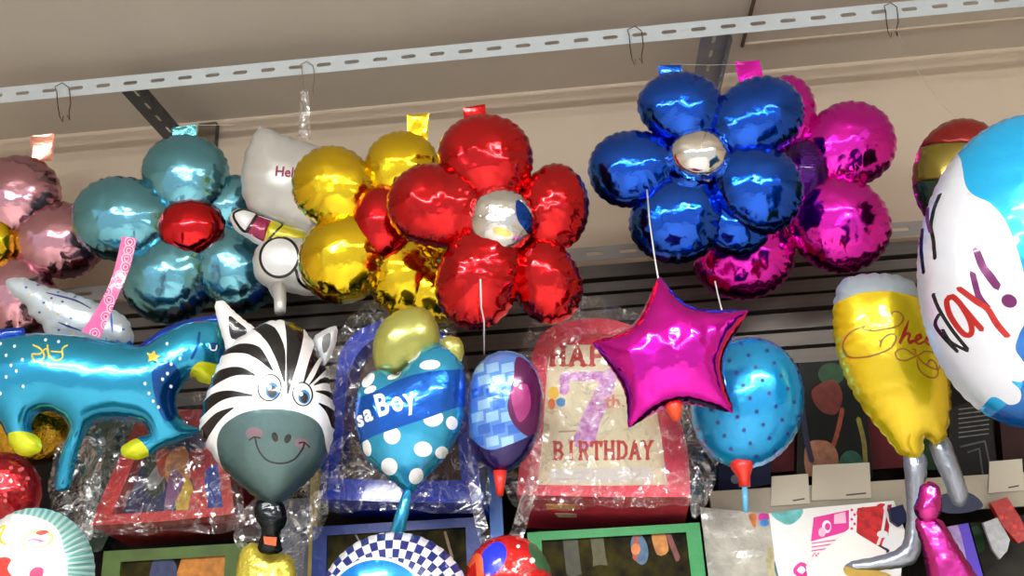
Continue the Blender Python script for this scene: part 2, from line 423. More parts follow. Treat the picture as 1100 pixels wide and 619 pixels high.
s0 = P(782.5, 30, YR).x; sp = (P(847, 24, YR).x-P(719, 36, YR).x)/4
x0 = -3.6; L = 6.6; ph = (s0-x0) % sp
rail = thing('slotted_angle_rail', 'pale slotted steel angle running below the ceiling above all balloons', 'rail', (0, YR, zb))
slotted('front_flange', (x0, YR, zb), (1, 0, 0), (0, 0, 1), L, zt-zb, .003, sp, sp*.52, .0145, ph, M_rail, rail)
slotted('top_flange', (x0, YR+.002, zt), (1, 0, 0), (0, 1, 0), L, .038, .003, sp, sp*.52, .0145, ph, M_rail, rail)
for px, py, lab, lb in ((136, 95, 'dark slotted steel arm from the rail to the wall, behind the light blue flower balloon', 0), (778, 33, 'grey slotted steel arm from the rail to the wall, behind the royal blue flower balloon', 1)):
    q = P(px, py, YR); b = thing('support_arm', lab, 'bracket', (q.x, 3.0, zt), 'steel arms holding the ceiling rail')
    slotted('bottom_flange', (q.x-.064, YR+.045, zt-.008), (0, 1, 0), (1, 0, 0), .453, .094, .003, .085, .045, .012, .05, (M_steel, M_steel2)[lb], b)
    slotted('side_flange', (q.x+.031, YR+.045, zt-.006), (0, 1, 0), (0, 0, -1), .453, .05, .003, .085, .045, .012, .05, (M_steel, M_steel2)[lb], b)
q = P(222, 150, 2.97)
up = thing('wall_upright', 'short grey steel upright on the wall beside the light blue tab', 'bracket', (q.x, 2.97, 2.77))
slotted('front_flange', (q.x-.035, 2.965, 2.83), (0, 0, 1), (1, 0, 0), Z_CEIL-2.86, .07, .003, .085, .045, .012, .05, mat('upright_steel', (140, 128, 112), metal=.4, rough=.5), up)
slotted('side_flange', (q.x+.035, 2.966, 2.83), (0, 0, 1), (0, 1, 0), Z_CEIL-2.86, .03, .003, .085, .045, .012, .05, M_steel, up)

# lower rail and the ribbed sheet metal below it
YL = 2.86
z1 = P(640, 265, YL).z; z2 = P(640, 280, YL).z
lr = thing('slotted_shelf_rail', 'grey slotted steel rail across the wall above the ribbed metal', 'rail', (0, YL, z2))
M_rail2 = mat('dull_grey_enamel', (150, 148, 146), metal=.3, rough=.45)
slotted('front_flange', (-2.6, YL, z2), (1, 0, 0), (0, 0, 1), 5.2, z1-z2, .003, .115, .06, .013, .05, M_rail2, lr)
slotted('top_flange', (-2.6, YL+.002, z1), (1, 0, 0), (0, 1, 0), 5.2, .04, .003, .115, .06, .013, .05, M_rail2, lr)
M_rib = mat('ribbed_metal', (98, 91, 86), metal=.55, rough=.42, var=.18, vscale=3, stretch=(.3, 4, 20))
prof = []                               # (y, z) profile of folded sheet
zz = z2-.002
ys = 2.90
segs = [(.050, 0.0), (.012, .05), (.036, .008), (.010, .05), (.046, .012), (.010, .05), (.046, .006), (.012, .05), (.060, .014), (.010, .05), (.05, .01), (.01, .05), (.05, .01)]
for h, y in segs:
    prof.append((ys+y, zz)); prof.append((ys+y+(.006 if y < .04 else 0), zz-h*.9)); zz -= h
V = []; Fa = []
for i, (y, z) in enumerate(prof): V += [(-2.6, y, z-z2), (2.6, y, z-z2)]
n = len(prof)
V += [(-2.6, 2.99, prof[-1][1]-z2), (2.6, 2.99, prof[-1][1]-z2), (-2.6, 2.99, 0), (2.6, 2.99, 0)]
for i in range(n+1): Fa.append((2*i, 2*i+2, 2*i+3, 2*i+1))
Fa.append((2*n+2, 0, 1, 2*n+3)); Fa.append(tuple([2*n+2, 2*n]+[2*i for i in range(n-1, -1, -1)])); Fa.append(tuple([2*i+1 for i in range(n)]+[2*n+1, 2*n+3]))
rb = mesh_obj('ribbed_metal_panel', V, Fa, M_rib, Matrix.Translation((0, 0, z2)))
tag(rb, 'dark grey ribbed sheet metal panel on the wall under the slotted rail', 'panel')
Z_RIB = prof[-1][1]

# shelf unit
M_dark = mat('dark_board', (30, 25, 23), rough=.85, spec=.15, var=.3, vscale=4)
M_lip = mat('cream_shelf_edge', (176, 168, 150), rough=.5, var=.15, vscale=9)
zs = P(900, 556, 2.62).z; zl = P(900, 520, 2.62).z
sh = thing('display_shelf', 'wall shelf with a cream front edge carrying dark packages', 'shelf', (0, 2.62, .0))
boxes('back_panel', [(-2.6, 2.6, 2.965, 2.985, 0, Z_RIB-.002)], M_dark, sh)
boxes('shelf_board', [(.33, 2.6, 2.64, 2.96, zs+.02, zs+.045)], M_dark, sh)
boxes('shelf_edge', [(.35, 2.6, 2.612, 2.638, zs, zl)], M_lip, sh)
boxes('side_panel', [(-2.64, -2.605, 2.64, 2.985, 0, Z_RIB)], M_dark, sh)
boxes('side_panel', [(2.605, 2.64, 2.64, 2.985, 0, Z_RIB)], M_dark, sh)
boxes('shelf_board', [(-2.6, 2.6, 2.2, 2.96, 1.0, 1.03)], M_dark, sh)
boxes('leg', [(-2.6, -2.54, 2.22, 2.28, 0, 1.0)], M_dark, sh)
boxes('leg', [(2.54, 2.6, 2.22, 2.28, 0, 1.0)], M_dark, sh)

# lamps of the shop: twin ceiling tubes behind and above the viewer
M_lamp = mat('lamp_housing', (235, 235, 232), rough=.4)
def tube_lamp(x, y, ln, power, lab):
    t = thing('ceiling_tube_lamp', lab, 'lamp', (x, y, Z_CEIL), 'fluorescent tube lamps on the ceiling')
    boxes('housing', [(x-ln/2, x+ln/2, y-.06, y+.06, Z_CEIL-.61, Z_CEIL-.56)], M_lamp, t, bevel=.01)
    for hx in (x-ln*.35, x+ln*.35):
        boxes('hanger', [(hx-.01, hx+.01, y-.01, y+.01, Z_CEIL-.57, Z_CEIL-.001)], M_lamp, t)
    for dy in (-.045, .045):
        tube('tube', [(x-ln/2+.03, y+dy, Z_CEIL-.635), (x+ln/2-.03, y+dy, Z_CEIL-.635)], .014, mat('lit_tube', (255, 255, 250), emis=60), t, n=10)
    ld = bpy.data.lights.new('tube_light', 'AREA'); ld.shape = 'RECTANGLE'; ld.size = ln; ld.size_y = .14; ld.energy = power; ld.color = (1, .99, .96)
    lo = bpy.data.objects.new('tube_light', ld); link(lo, Matrix.Translation((x, y, Z_CEIL-.66)), t)
tube_lamp(-1.0, -.2, 1.3, 34, 'tube lamp on the ceiling above the viewer, left one')
tube_lamp(1.1, -.2, 1.3, 34, 'tube lamp on the ceiling above the viewer, right one')
tube_lamp(-.2, -2.3, 2.4, 70, 'long tube lamp on the ceiling behind the viewer')
w = bpy.data.worlds.new('world'); scene.world = w; w.use_nodes = True
nt = w.node_tree; bg = nt.nodes['Background']; tc = nt.nodes.new('ShaderNodeTexCoord'); sx = nt.nodes.new('ShaderNodeSeparateXYZ'); cr = nt.nodes.new('ShaderNodeValToRGB')
nt.links.new(tc.outputs['Generated'], sx.inputs[0]); mr = nt.nodes.new('ShaderNodeMapRange'); mr.inputs[1].default_value = -1; mr.inputs[2].default_value = 1
nt.links.new(sx.outputs[2], mr.inputs[0]); nt.links.new(mr.outputs[0], cr.inputs[0]); nt.links.new(cr.outputs[0], bg.inputs[0])
e = cr.color_ramp.elements; e[0].position = .45; e[0].color = (.5, .49, .48, 1); e[1].position = .62; e[1].color = (.75, .78, .85, 1)
bg.inputs[1].default_value = 1.05
scene.view_settings.view_transform = 'Standard'; scene.view_settings.look = 'None'; scene.view_settings.gamma = 1
scene.view_settings.use_curve_mapping = False; scene.view_settings.exposure = 0.6
# ------------------------------------------------------------------ flower balloons
def flower(name, label, Y, center, petals, cm, pm, tab=None, face=.55, tabm=None, center_paints=(), group='foil flower balloons under the rail', wr=.8, lastz=0.0, crad=.62):
    pl = Plane(center[0], center[1], Y, face)
    t = thing(name, label, 'balloon', pl.o, group)
    for i, p in enumerate(petals):
        cx, cy, rx, ry = p[:4]; rot = p[4] if len(p) > 4 else 0; dz = p[5] if len(p) > 5 else 0; pmat = p[6] if len(p) > 6 else pm
        o2 = ell(cx, cy, rx, ry, rot, step=2.6); dv = np.array(center[:2], float)-(cx, cy); dl = np.linalg.norm(dv); dv /= dl
        rel = o2-(cx, cy); cs = (rel@dv)/np.linalg.norm(rel, axis=1)            # lengthen the side towards the flower centre
        o2 = (cx, cy)+rel*(1.03+.28*np.clip(cs, 0, 1)**2)[:, None]
        balloon('petal', o2, pl, pmat, T=.62, step=3.2, puck=.62, lam=11, scal=1.6, wr=wr, parent=t, dz=dz, seed=i*13+int(cx), wd=12)
    cx, cy, rx, ry = center[:4]
    balloon('flower_center', ell(cx, cy, rx, ry, 0, step=2.2), pl, cm, T=crad, step=2.8, puck=.4, lam=8, scal=1.4, wr=wr*.7, parent=t, dz=lastz+.045, paints=center_paints, wd=6)
    if tab:
        slab('hanging_tab', tab, pl, tabm or pm, .001, step=4, warp=.006, parent=t, dz=-.005)
    return t, pl
fb = foil('ice_blue', (110, 182, 206), rough=.17); fred = foil('red', (205, 14, 22), rough=.15); fdred = foil('deep_red', (190, 8, 18), rough=.2)
fgold = foil('gold', (240, 205, 20), rough=.14); froyal = foil('royal_blue', (8, 82, 205), rough=.13); fmag = foil('magenta', (232, 20, 190), rough=.15)
fpink = foil('dusty_pink', (206, 150, 165), rough=.16); fsilver = foil('silver', (225, 225, 225), rough=.12, bump=.3)
fnavy = foil('dark_navy', (12, 18, 80), rough=.18)

flower('flower_balloon', 'dusty pink foil flower balloon with gold centre, cut by the left edge', 2.67, (0, 262, 20, 27),
       [(20, 208, 45, 40), (68, 258, 44, 40, 10), (20, 323, 42, 40), (-45, 305, 42, 40), (-45, 225, 42, 40)], fgold, fpink,
       tab=[(32, 146), (58, 143), (56, 172), (34, 174)], tabm=foil('salmon', (226, 150, 130), rough=.2))
flower('flower_balloon', 'light blue foil flower balloon with a shiny red centre', 2.56, (208, 248, 36, 31),
       [(247, 217, 34, 31, 0, -.03), (199, 186, 46, 40), (255, 293, 43, 44), (181, 303, 48, 44, 0, .01), (129, 236, 49, 44, 0, .015)], foil('centre_red', (215, 10, 22), rough=.12, bump=.03), fb,
       tab=[(184, 137), (211, 133), (209, 160), (186, 162)], tabm=foil('teal_tab', (90, 165, 175), rough=.2, bump=.6))
flower('flower_balloon', 'gold foil flower balloon with a red centre, tucked behind the red one', 2.34, (412, 243, 31, 39),
       [(470, 318, 42, 30, 15), (432, 176, 38, 34), (436, 302, 38, 40), (357, 200, 42, 41, 0, .01), (368, 281, 45, 45, 0, .02), (488, 240, 36, 40)], fred, fgold,
       tab=[(437, 123), (461, 121), (459, 150), (438, 150)])
sil_blue = [ps([(556, 222), (566, 228), (574, 243), (570, 256), (562, 250), (556, 240)], froyal), pe(541, 256, 10, 4, foil('pale_gold', (225, 200, 120)), rot=15)]
flower('flower_balloon', 'large red foil flower balloon with a crinkled silver centre', 2.17, (539, 240, 35, 35),
       [(597, 221, 35, 46, 0, -.02), (589, 305, 36, 42, -15, -.01), (521, 166, 49, 42), (464, 221, 47, 43, 0, .01), (513, 304, 43, 50, 15, .02)], fsilver, fred,
       tab=[(497, 115), (521, 111), (523, 136), (499, 138)], center_paints=sil_blue, wr=1.6)
flower('flower_balloon', 'magenta foil flower balloon half hidden behind the royal blue one', 2.52, (862, 190, 27, 36),
       [(846, 120, 30, 38), (915, 154, 47, 44), (797, 281, 51, 40, 0, .0), (903, 245, 52, 48, 0, .02), (810, 200, 40, 40, 0, -.03)], foil('violet', (70, 12, 110), rough=.12, bump=.7, bscale=90), fmag,
       tab=[(789, 66), (816, 64), (822, 90), (796, 96)], wr=1.4)
flower('flower_balloon', 'royal blue foil flower balloon with a silver centre', 2.30, (750, 170, 32, 27),
       [(792, 243, 36, 30, 0, -.02), (817, 124, 47, 41, -20, -.005), (731, 113, 45, 35), (675, 182, 42, 40), (726, 240, 49, 42), (818, 206, 44, 46, 0, .012)], foil('silver_smooth', (228, 226, 222), rough=.1, bump=.05), froyal,
       tab=[(707, 70), (732, 69), (733, 86), (709, 90)])
# ------------------------------------------------------------------ printed balloons
white = mat('print_white', (236, 238, 242), metal=.25, rough=.3, bump=.08, coat=.5)
black = mat('print_black', (10, 10, 14), metal=.2, rough=.25, coat=.6)
navy = mat('print_navy', (20, 36, 110), rough=.35, coat=.5)

# zebra head
pl = Plane(292, 445, 2.22, .6)
t = thing('zebra_balloon', 'zebra head foil balloon with a smiling grey muzzle and black neck', 'balloon', pl.o)
grey = mat('muzzle_grey', (92, 118, 120), metal=.75, rough=.33, bump=.1, coat=.3)
Z = lambda pts: [(200+x/2.07, 320+y/2.07, *r) for x, y, *r in pts]
def zst(pts, m=black):
    q = Z(pts); return stroke([(a, b) for a, b, w in q], [w/2.07 for a, b, w in q], m, step=4)
paints = [zst(s) for s in (
    [(150, 60, 20), (190, 85, 34), (215, 130, 26), (228, 195, 3)], [(236, 45, 36), (246, 90, 36), (243, 150, 24), (235, 222, 3)],
    [(85, 128, 8), (125, 120, 22), (165, 130, 26), (203, 172, 3)], [(45, 200, 26), (90, 178, 26), (130, 172, 18), (170, 184, 3)],
    [(28, 262, 26), (70, 232, 26), (110, 222, 16), (160, 226, 3)], [(20, 330, 34), (55, 295, 26), (85, 268, 18), (118, 252, 3)],
    [(292, 70, 24), (296, 110, 22), (284, 150, 14), (268, 198, 3)], [(316, 120, 16), (308, 150, 16), (294, 180, 8), (280, 200, 2)],
    [(335, 185, 18), (312, 186, 14), (290, 200, 3)], [(335, 225, 16), (316, 216, 12), (294, 214, 3)], [(335, 285, 22), (322, 256, 16), (300, 240, 3)])]
paints += [ps(Z([(78, 340), (82, 310), (100, 285), (140, 263), (190, 255), (245, 258), (285, 272), (305, 292), (312, 325), (310, 400), (200, 490), (100, 450)]), grey)]
paints += [pe(295, 421, 12.5, 14.5, black, 10), pe(295, 421, 11, 13, white, 10), pe(298, 424, 7, 8.5, mat('iris_blue', (30, 120, 190), coat=.5)), pe(298, 425, 4.6, 6, black), pe(295, 421, 2, 2.6, white),
           pe(328.5, 427, 10.5, 13, black, -5), pe(328.5, 427, 9, 11.5, white, -5), pe(330, 430, 6, 7.5, MATS['iris_blue']), pe(330, 431, 4, 5.4, black), pe(327, 427, 1.8, 2.3, white),
           pe(300.5, 472, 3.3, 5, black, -15), pe(313.5, 473.5, 3.3, 5, black, 25),
           pe(279, 468, 9, 6, mat('cheek_mauve', (128, 104, 116), metal=.4, rough=.4)), pe(327, 478, 7, 5, MATS['cheek_mauve']),
           stroke([(280, 473), (283, 485), (292, 496), (306, 499), (319, 495), (328, 484), (330, 478)], 1.9, black), stroke([(274, 475), (279, 472), (285, 473)], 1.6, black), stroke([(325, 478), (330, 477), (335, 482)], 1.6, black)]
out = smooth_loop(Z([(150, 68), (205, 50), (262, 72), (302, 140), (326, 225), (328, 300), (302, 372), (250, 425), (190, 462), (125, 420), (70, 365), (32, 300), (36, 245), (58, 180), (90, 115)]), 3.2)
balloon('head', out, pl, [white], T=.5, paints=paints, step=4.2, puck=.3, lam=13, scal=1.6, wr=.5, parent=t, back=black)
earp = [ps([(246, 340), (257, 347), (266, 355), (262, 362), (249, 364)], black)]
balloon('ear', smooth_loop([(230, 326), (238, 322), (248, 331), (260, 342), (275, 354), (268, 366), (256, 374), (244, 380), (240, 366), (235, 350)], 3), pl, [white], T=.4, paints=earp, step=3.5, parent=t, dz=-.01, lam=8)
balloon('ear', smooth_loop([(337, 362), (348, 354), (361, 350), (361, 366), (355, 382), (347, 392), (338, 376)], 3), pl, [mat('ear_grey', (190, 192, 196), metal=.3, rough=.3, coat=.5)], T=.4, paints=[ps([(346, 364), (355, 358), (354, 372), (348, 380)], mat('ear_inner_print', (90, 90, 92), rough=.4))], step=3.5, parent=t, dz=-.01, lam=8)  # right ear, with a dark grey printed inner patch
balloon('neck', smooth_loop([(276, 538), (292, 535), (304, 540), (308, 560), (300, 575), (303, 592), (288, 596), (277, 590), (281, 570), (274, 555)], 3), pl, [foil('black', (28, 34, 38), rough=.15, bump=.8, bscale=70)], T=.5, step=3, wr=2.5, parent=t, lam=6)
slab('bottom_knot', [(285, 576), (299, 577), (298, 586), (286, 584)], pl, mat('orange_band', (210, 90, 40)), .01, parent=t, dz=.032)

# It's a Boy heart
pl = Plane(440, 450, 2.2, .6)
t = thing('heart_balloon', 'blue foil heart balloon with white dots reading It\'s a Boy, olive lobe on top', 'balloon', pl.o)
cyan = mat('foil_cyan_print', (48, 165, 215), metal=.7, rough=.2, bump=.12, coat=.6); band = mat('foil_band_blue', (0, 92, 200), metal=.7, rough=.18, bump=.1, coat=.6)
out = smooth_loop([(383, 425), (389, 409), (403, 398), (418, 399), (426, 404), (440, 388), (455, 375), (472, 369), (488, 375), (498, 394), (500, 418), (498, 445), (491, 470), (478, 492), (458, 512), (444, 528), (438, 532), (428, 522), (408, 507), (394, 494), (385, 472), (380, 448)], 3.2)
dots = [(397, 410, 6, 9, 35), (400, 421, 7, 4, -20), (444, 384, 10, 5, -38), (425, 405, 8, 4, -35), (463, 395, 11, 5.5, -5), (424, 470, 9, 9, 0), (396, 482, 5, 9, -10), (420, 502, 9, 9, 20), (467, 452, 10.5, 8.5, -15), (456, 484, 9.5, 8, 0), (475, 487, 7, 6, -40), (486, 456, 6, 7, 0), (448, 512, 7, 9, 30)]
paints = [pe(*d[:4], white, d[4]) for d in dots]
paints += [ps([(370, 450), (382, 432), (408, 422), (435, 409), (460, 403), (485, 400), (508, 400), (508, 432), (490, 440), (460, 452), (430, 462), (405, 470), (386, 478), (370, 480)], band)]
paints += [text("'s", 383, 461, 24, -14, white, .035, sx=.85), text('a', 395, 455, 25, -14, white, .035, sx=.85), text('B', 409, 450, 33, -16, white, .03, sx=.74), text('o', 425.5, 446, 32, -16, white, .02, sx=.7), text('y', 439.5, 441.5, 32, -16, white, .02, sx=.74), text("It", 374, 464, 20, -16, white, .03, sx=.8)]
balloon('heart', out, pl, [cyan], T=.5, paints=paints, step=3.8, puck=.3, lam=11, scal=1.4, wr=.6, parent=t, back=band)
olive = mat('olive_foil', (150, 150, 70), metal=.35, rough=.28, bump=.08, coat=.5)
balloon('rounded_lobe', smooth_loop([(401, 390), (400, 368), (406, 350), (420, 336), (440, 328), (458, 331), (469, 346), (472, 366), (464, 378), (446, 388), (424, 400), (408, 399)], 3), pl, [olive], T=.5, step=3.6, lam=10, puck=.3, parent=t, dz=-.02)
balloon('small_lobe', smooth_loop([(474, 368), (482, 362), (493, 364), (498, 375), (496, 388), (488, 392), (478, 382)], 2.5), pl, [olive], T=.5, step=3, lam=9, parent=t, dz=.01)
a = P(439, 527, 2.2); b = P(432, 552, 2.2); c = P(424, 582, 2.2)
tube('stem', [a, a.lerp(b, .5), b, c], [.010, .014, .016, .019], cyan, t, n=12)

# ice print oval
pl = Plane(541, 443, 2.24, .6)
t = thing('oval_balloon', 'oval foil balloon printed with blue ice blocks above a purple edge, red valve', 'balloon', pl.o)
ice = mat('ice_print', (90, 140, 222), metal=.5, rough=.2, bump=.15, coat=.6); purp = mat('deep_purple', (40, 22, 92), metal=.6, rough=.2, coat=.6, bump=.1)
plum = mat('plum_print', (92, 24, 80), metal=.4, rough=.25, coat=.5); ice2 = mat('pale_ice', (150, 195, 240), metal=.5, rough=.2, coat=.5)
paints = []
rr = random.Random(4)
for j in range(7):
    for i in range(3):
        x = 507+i*16+(j % 2)*7; y = 393+j*13
        paints.append(pp(lin_loop([(x, y+1), (x+13, y-2), (x+14, y+8), (x+1, y+11)], 6), ice2 if rr.random() < .5 else mat('mid_ice', (60, 110, 205), metal=.5, rough=.2, coat=.5)))
paints += [ps([(556, 385), (575, 400), (584, 440), (575, 470), (556, 462), (546, 440), (552, 410)], plum), ps([(550, 425), (566, 415), (570, 440), (558, 455)], mat('magenta_print', (150, 40, 110), coat=.5, metal=.3)),
           ps([(490, 455), (505, 470), (525, 484), (550, 478), (575, 466), (590, 455), (590, 520), (490, 520)], purp)]
balloon('body', smooth_loop([(503, 430), (508, 402), (522, 384), (541, 377), (562, 382), (576, 398), (583, 424), (581, 458), (570, 486), (552, 505), (537, 510), (518, 498), (505, 470)], 3), pl, [ice], T=.5, paints=paints, step=4, lam=10, parent=t, back=purp)
rb_ = mat('red_valve', (205, 40, 28), rough=.35, coat=.4)
tube('valve', [P(537, 506, 2.24), P(537, 520, 2.24), P(537, 533, 2.24)], [.018, .013, .008], rb_, t, n=14)

# star
pl = Plane(722, 385, 2.06, .6)
t = thing('star_balloon', 'glossy magenta foil star balloon with an orange valve at its foot', 'balloon', pl.o)
hot = foil('hot_magenta', (226, 8, 184), rough=.13, bump=.06)
S = [(708, 297), (743, 329), (804, 334), (778, 388), (788, 444), (727, 435), (675, 460), (669, 417), (636, 368), (680, 348)]
balloon('star', smooth_loop(S, 3.2, sharp=(0, 2, 4, 6, 8)), pl, [hot], T=.5, step=3.8, lam=10, puck=.18, scal=.8, wr=1.2, parent=t, roundp=.5)
tube('valve', [P(722, 432, 2.08), P(725, 441, 2.08), P(727, 452, 2.08)], [.026, .018, .008], mat('orange_valve', (225, 70, 30), rough=.35, coat=.4), t, n=14)

# blue dotted round balloon
pl = Plane(803, 432, 2.27, .6)
t = thing('round_balloon', 'bright blue foil balloon with small navy dots on a red cup and stick', 'balloon', pl.o)
sky = mat('sky_blue_foil', (22, 158, 226), metal=.6, rough=.22, bump=.08, coat=.6); paints = []
for j in range(-6, 7):
    for i in range(-6, 7):
        x = 803+i*20+j*7+(0); y = 432+j*13.5-i*5.5
        if ((x-803)/60)**2+((y-432)/70)**2 < 1: paints.append(pe(x, y, 2.3, 2.3, navy, n=9))
balloon('balloon', ell(803, 433, 61, 71, 12, step=3), pl, [sky], T=.62, paints=paints, step=4.2, lam=11, puck=.35, parent=t)
tube('cup', [P(797, 496, 2.27), P(797, 503, 2.27), P(799, 512, 2.27), P(800, 523, 2.27)], [.030, .027, .016, .014], rb_, t, n=16)
tube('stick', [P(800, 522, 2.27), P(801, 550, 2.27)], .0075, mat('stick_blue', (90, 165, 205), rough=.3), t, n=10)

# striped round balloon at the right edge, behind
pl = Plane(1034, 188, 2.25, .6)
paints = [pp([(960, 100), (1110, 100), (1110, 160), (960, 158)], mat('rasta_red', (150, 26, 22), metal=.6, rough=.2, coat=.6)), pp([(960, 158), (1110, 160), (1110, 200), (960, 196)], mat('rasta_yellow', (128, 112, 30), metal=.6, rough=.22, coat=.6))]
o = balloon('round_balloon', ell(1034, 190, 54, 63, 5, step=3), pl, [mat('rasta_green', (16, 52, 34), metal=.6, rough=.2, coat=.6)], T=.6, paints=paints, step=4.5, lam=11)
tag(o, 'round foil balloon in red, olive and dark green bands behind the big birthday balloon', 'balloon')

# big birthday balloon
pl = Plane(1112, 292, 1.75, .55)
bb = mat('birthday_blue', (16, 165, 226), metal=.45, rough=.24, bump=.06, coat=.6); bw = mat('birthday_white', (208, 212, 224), metal=.3, rough=.3, bump=.04, coat=.5)
bd = mat('birthday_deep_blue', (20, 105, 190), metal=.5, rough=.22, coat=.6); gb = black
cred = mat('letter_red', (166, 26, 24), metal=.3, rough=.3, coat=.5); cpl = mat('letter_plum', (96, 10, 82), metal=.3, rough=.3, coat=.5)
G = lambda pts: [(985+x/3.095, 190+y/3.095) for x, y in pts]
paints = [ps([(1050, 372), (1098, 300), (1300, 260), (1300, 520), (1060, 470), (1088, 420), (1082, 395)], bd),
          ps([(940, 110), (1010, 100), (1027, 168), (1031, 208), (1038, 221), (1054, 232), (1068, 250), (1078, 276), (1085, 300), (1090, 330), (1089, 352), (1083, 365), (1080, 380), (1088, 392), (1094, 404), (1088, 413), (1078, 412), (1088, 422), (1088, 433), (1078, 436), (1060, 428), (1040, 450), (930, 440)], bw)]
paints += [stroke(G([(67, 78), (50, 120), (42, 155), (38, 185), (44, 230), (48, 290)]), 3.6, black), stroke(G([(32, 110), (30, 160), (36, 200)]), 3, cpl), stroke(G([(15, 180), (10, 250), (16, 330)]), 3, black),
           stroke(G([(170, 277), (190, 330), (215, 368), (232, 392)]), [7, 8, 8.5, 8], cpl), pe(985+270/3.095, 190+440/3.095, 8, 6.5, cpl, 30),
           stroke(G([(160, 352), (178, 420), (205, 458)]), 6, cpl), stroke(G([(120, 395), (175, 440), (205, 462), (235, 510), (266, 546)]), [5.5, 6, 6, 6.5, 6], cred),
           stroke(G([(122, 440), (100, 418), (84, 428), (92, 470), (118, 515), (142, 540), (160, 536), (155, 500), (132, 455), (122, 440)]), 5.5, cred), stroke(G([(122, 440), (160, 490), (190, 525)]), 5.5, cred),
           stroke(G([(44, 405), (60, 450), (100, 520), (150, 585)]), 3.5, black), stroke(G([(62, 470), (52, 500), (80, 545), (120, 590)]), 3.5, black), stroke(G([(75, 520), (100, 560), (150, 590)]), 3, black)]
o = balloon('birthday_balloon', ell(1112, 292, 127, 169, 0, step=4), pl, [bb], T=.5, paints=paints, step=6, lam=13, puck=.25, scal=1.2, wr=.8, wd=16, back=bb, res=64)
tag(o, 'huge blue and white foil balloon with birthday lettering, cut by the right edge', 'balloon')

# cheers glass
pl = Plane(958, 395, 2.12, .6)
t = thing('glass_balloon', 'yellow glass-shaped foil balloon reading Cheers with grey cap and two grey legs', 'balloon', pl.o)
yel = mat('beer_yellow', (226, 196, 12), metal=.55, rough=.24, bump=.06, coat=.6); cap_ = mat('cap_grey', (168, 182, 198), metal=.5, rough=.28, coat=.4)
brown = mat('script_brown', (120, 62, 20), rough=.35, coat=.4); dred = mat('script_red', (140, 24, 16), rough=.35, coat=.4)
K = lambda pts: [(919+x/7.5, 332+y/7.3) for x, y in pts]
paints = [ps([(880, 280), (1000, 280), (1010, 324), (985, 322), (955, 317), (925, 318), (900, 326), (880, 332)], cap_),
          stroke(K([(60, 160), (40, 180), (110, 200), (200, 190), (300, 170), (350, 130), (360, 90), (320, 55), (280, 55), (250, 90)]), 1.7, brown),
          stroke(K([(60, 160), (-60, 210), (-110, 300), (-70, 385), (30, 400), (130, 385), (240, 345), (290, 290), (295, 240), (260, 225), (210, 250), (180, 290), (175, 320)]), 1.7, brown),
          stroke(K([(400, 120), (370, 200), (330, 290)]), [1.6, 3.6, 3.4], dred), stroke(K([(335, 280), (375, 225), (410, 225), (395, 270), (410, 295), (435, 275)]), 3, dred),
          stroke(K([(450, 275), (500, 250), (495, 225), (465, 235), (455, 280), (485, 300), (520, 280)]), 2.6, dred), stroke(K([(535, 275), (580, 250), (575, 225), (548, 240), (538, 280), (565, 302), (595, 285)]), 2.6, dred),
          stroke(K([(610, 300), (618, 250), (640, 255)]), 2.6, dred),
          stroke(K([(445, 385), (380, 345), (330, 340), (293, 370), (310, 415), (370, 430), (430, 405), (480, 385), (530, 355), (590, 360), (630, 400), (655, 470), (620, 490), (540, 460), (490, 420), (470, 400)]), 1.6, brown),
          stroke(K([(465, 420), (480, 490), (540, 545), (610, 555), (640, 510), (610, 430), (570, 420), (550, 450)]), 1.6, brown), stroke(K([(430, 340), (455, 345), (455, 375)]), 1.6, dred)]
out = smooth_loop([(903, 303), (915, 297), (935, 294), (958, 295), (978, 301), (988, 315), (1004, 345), (1016, 378), (1021, 410), (1021, 440), (1018, 462), (1014, 473), (1003, 477), (994, 470), (991, 488), (983, 492), (968, 489), (950, 468), (932, 446), (915, 420), (903, 392), (896, 362), (895, 332), (898, 315)], 3.2)
balloon('glass_body', out, pl, [yel], T=.42, paints=paints, step=3.8, puck=.4, lam=14, scal=1.8, wr=.5, wd=9, parent=t)
gl_ = mat('silver_leg', (160, 168, 182), metal=.75, rough=.28, bump=.25, coat=.4)
l1 = balloon('leg', smooth_loop([(973, 486), (995, 488), (996, 520), (992, 555), (991, 585), (985, 604), (968, 611), (940, 614), (918, 616), (908, 610), (915, 604), (940, 599), (962, 592), (972, 580), (975, 550), (973, 515)], 3), pl, [gl_], T=.6, step=3.4, lam=12, puck=.15, scal=.6, wr=.9, parent=t, dz=-.015)
slab('sole', smooth_loop([(908, 609), (920, 612), (945, 614), (960, 622), (925, 624), (908, 617)], 4), pl, mat('ochre_sole', (170, 140, 60), metal=.3, rough=.35), .02, parent=l1, dz=.0)
l2 = balloon('leg', smooth_loop([(1000, 474), (1018, 468), (1028, 488), (1036, 510), (1042, 532), (1036, 545), (1024, 540), (1014, 515), (1005, 495)], 3), pl, [gl_], T=.6, step=3.4, lam=12, puck=.15, scal=.6, wr=.9, parent=t, dz=-.02)
slab('sole', smooth_loop([(1010, 536), (1030, 528), (1048, 532), (1058, 545), (1035, 552), (1014, 550)], 4), pl, mat('navy_sole', (26, 32, 60), rough=.3), .02, parent=l2, dz=-.02)

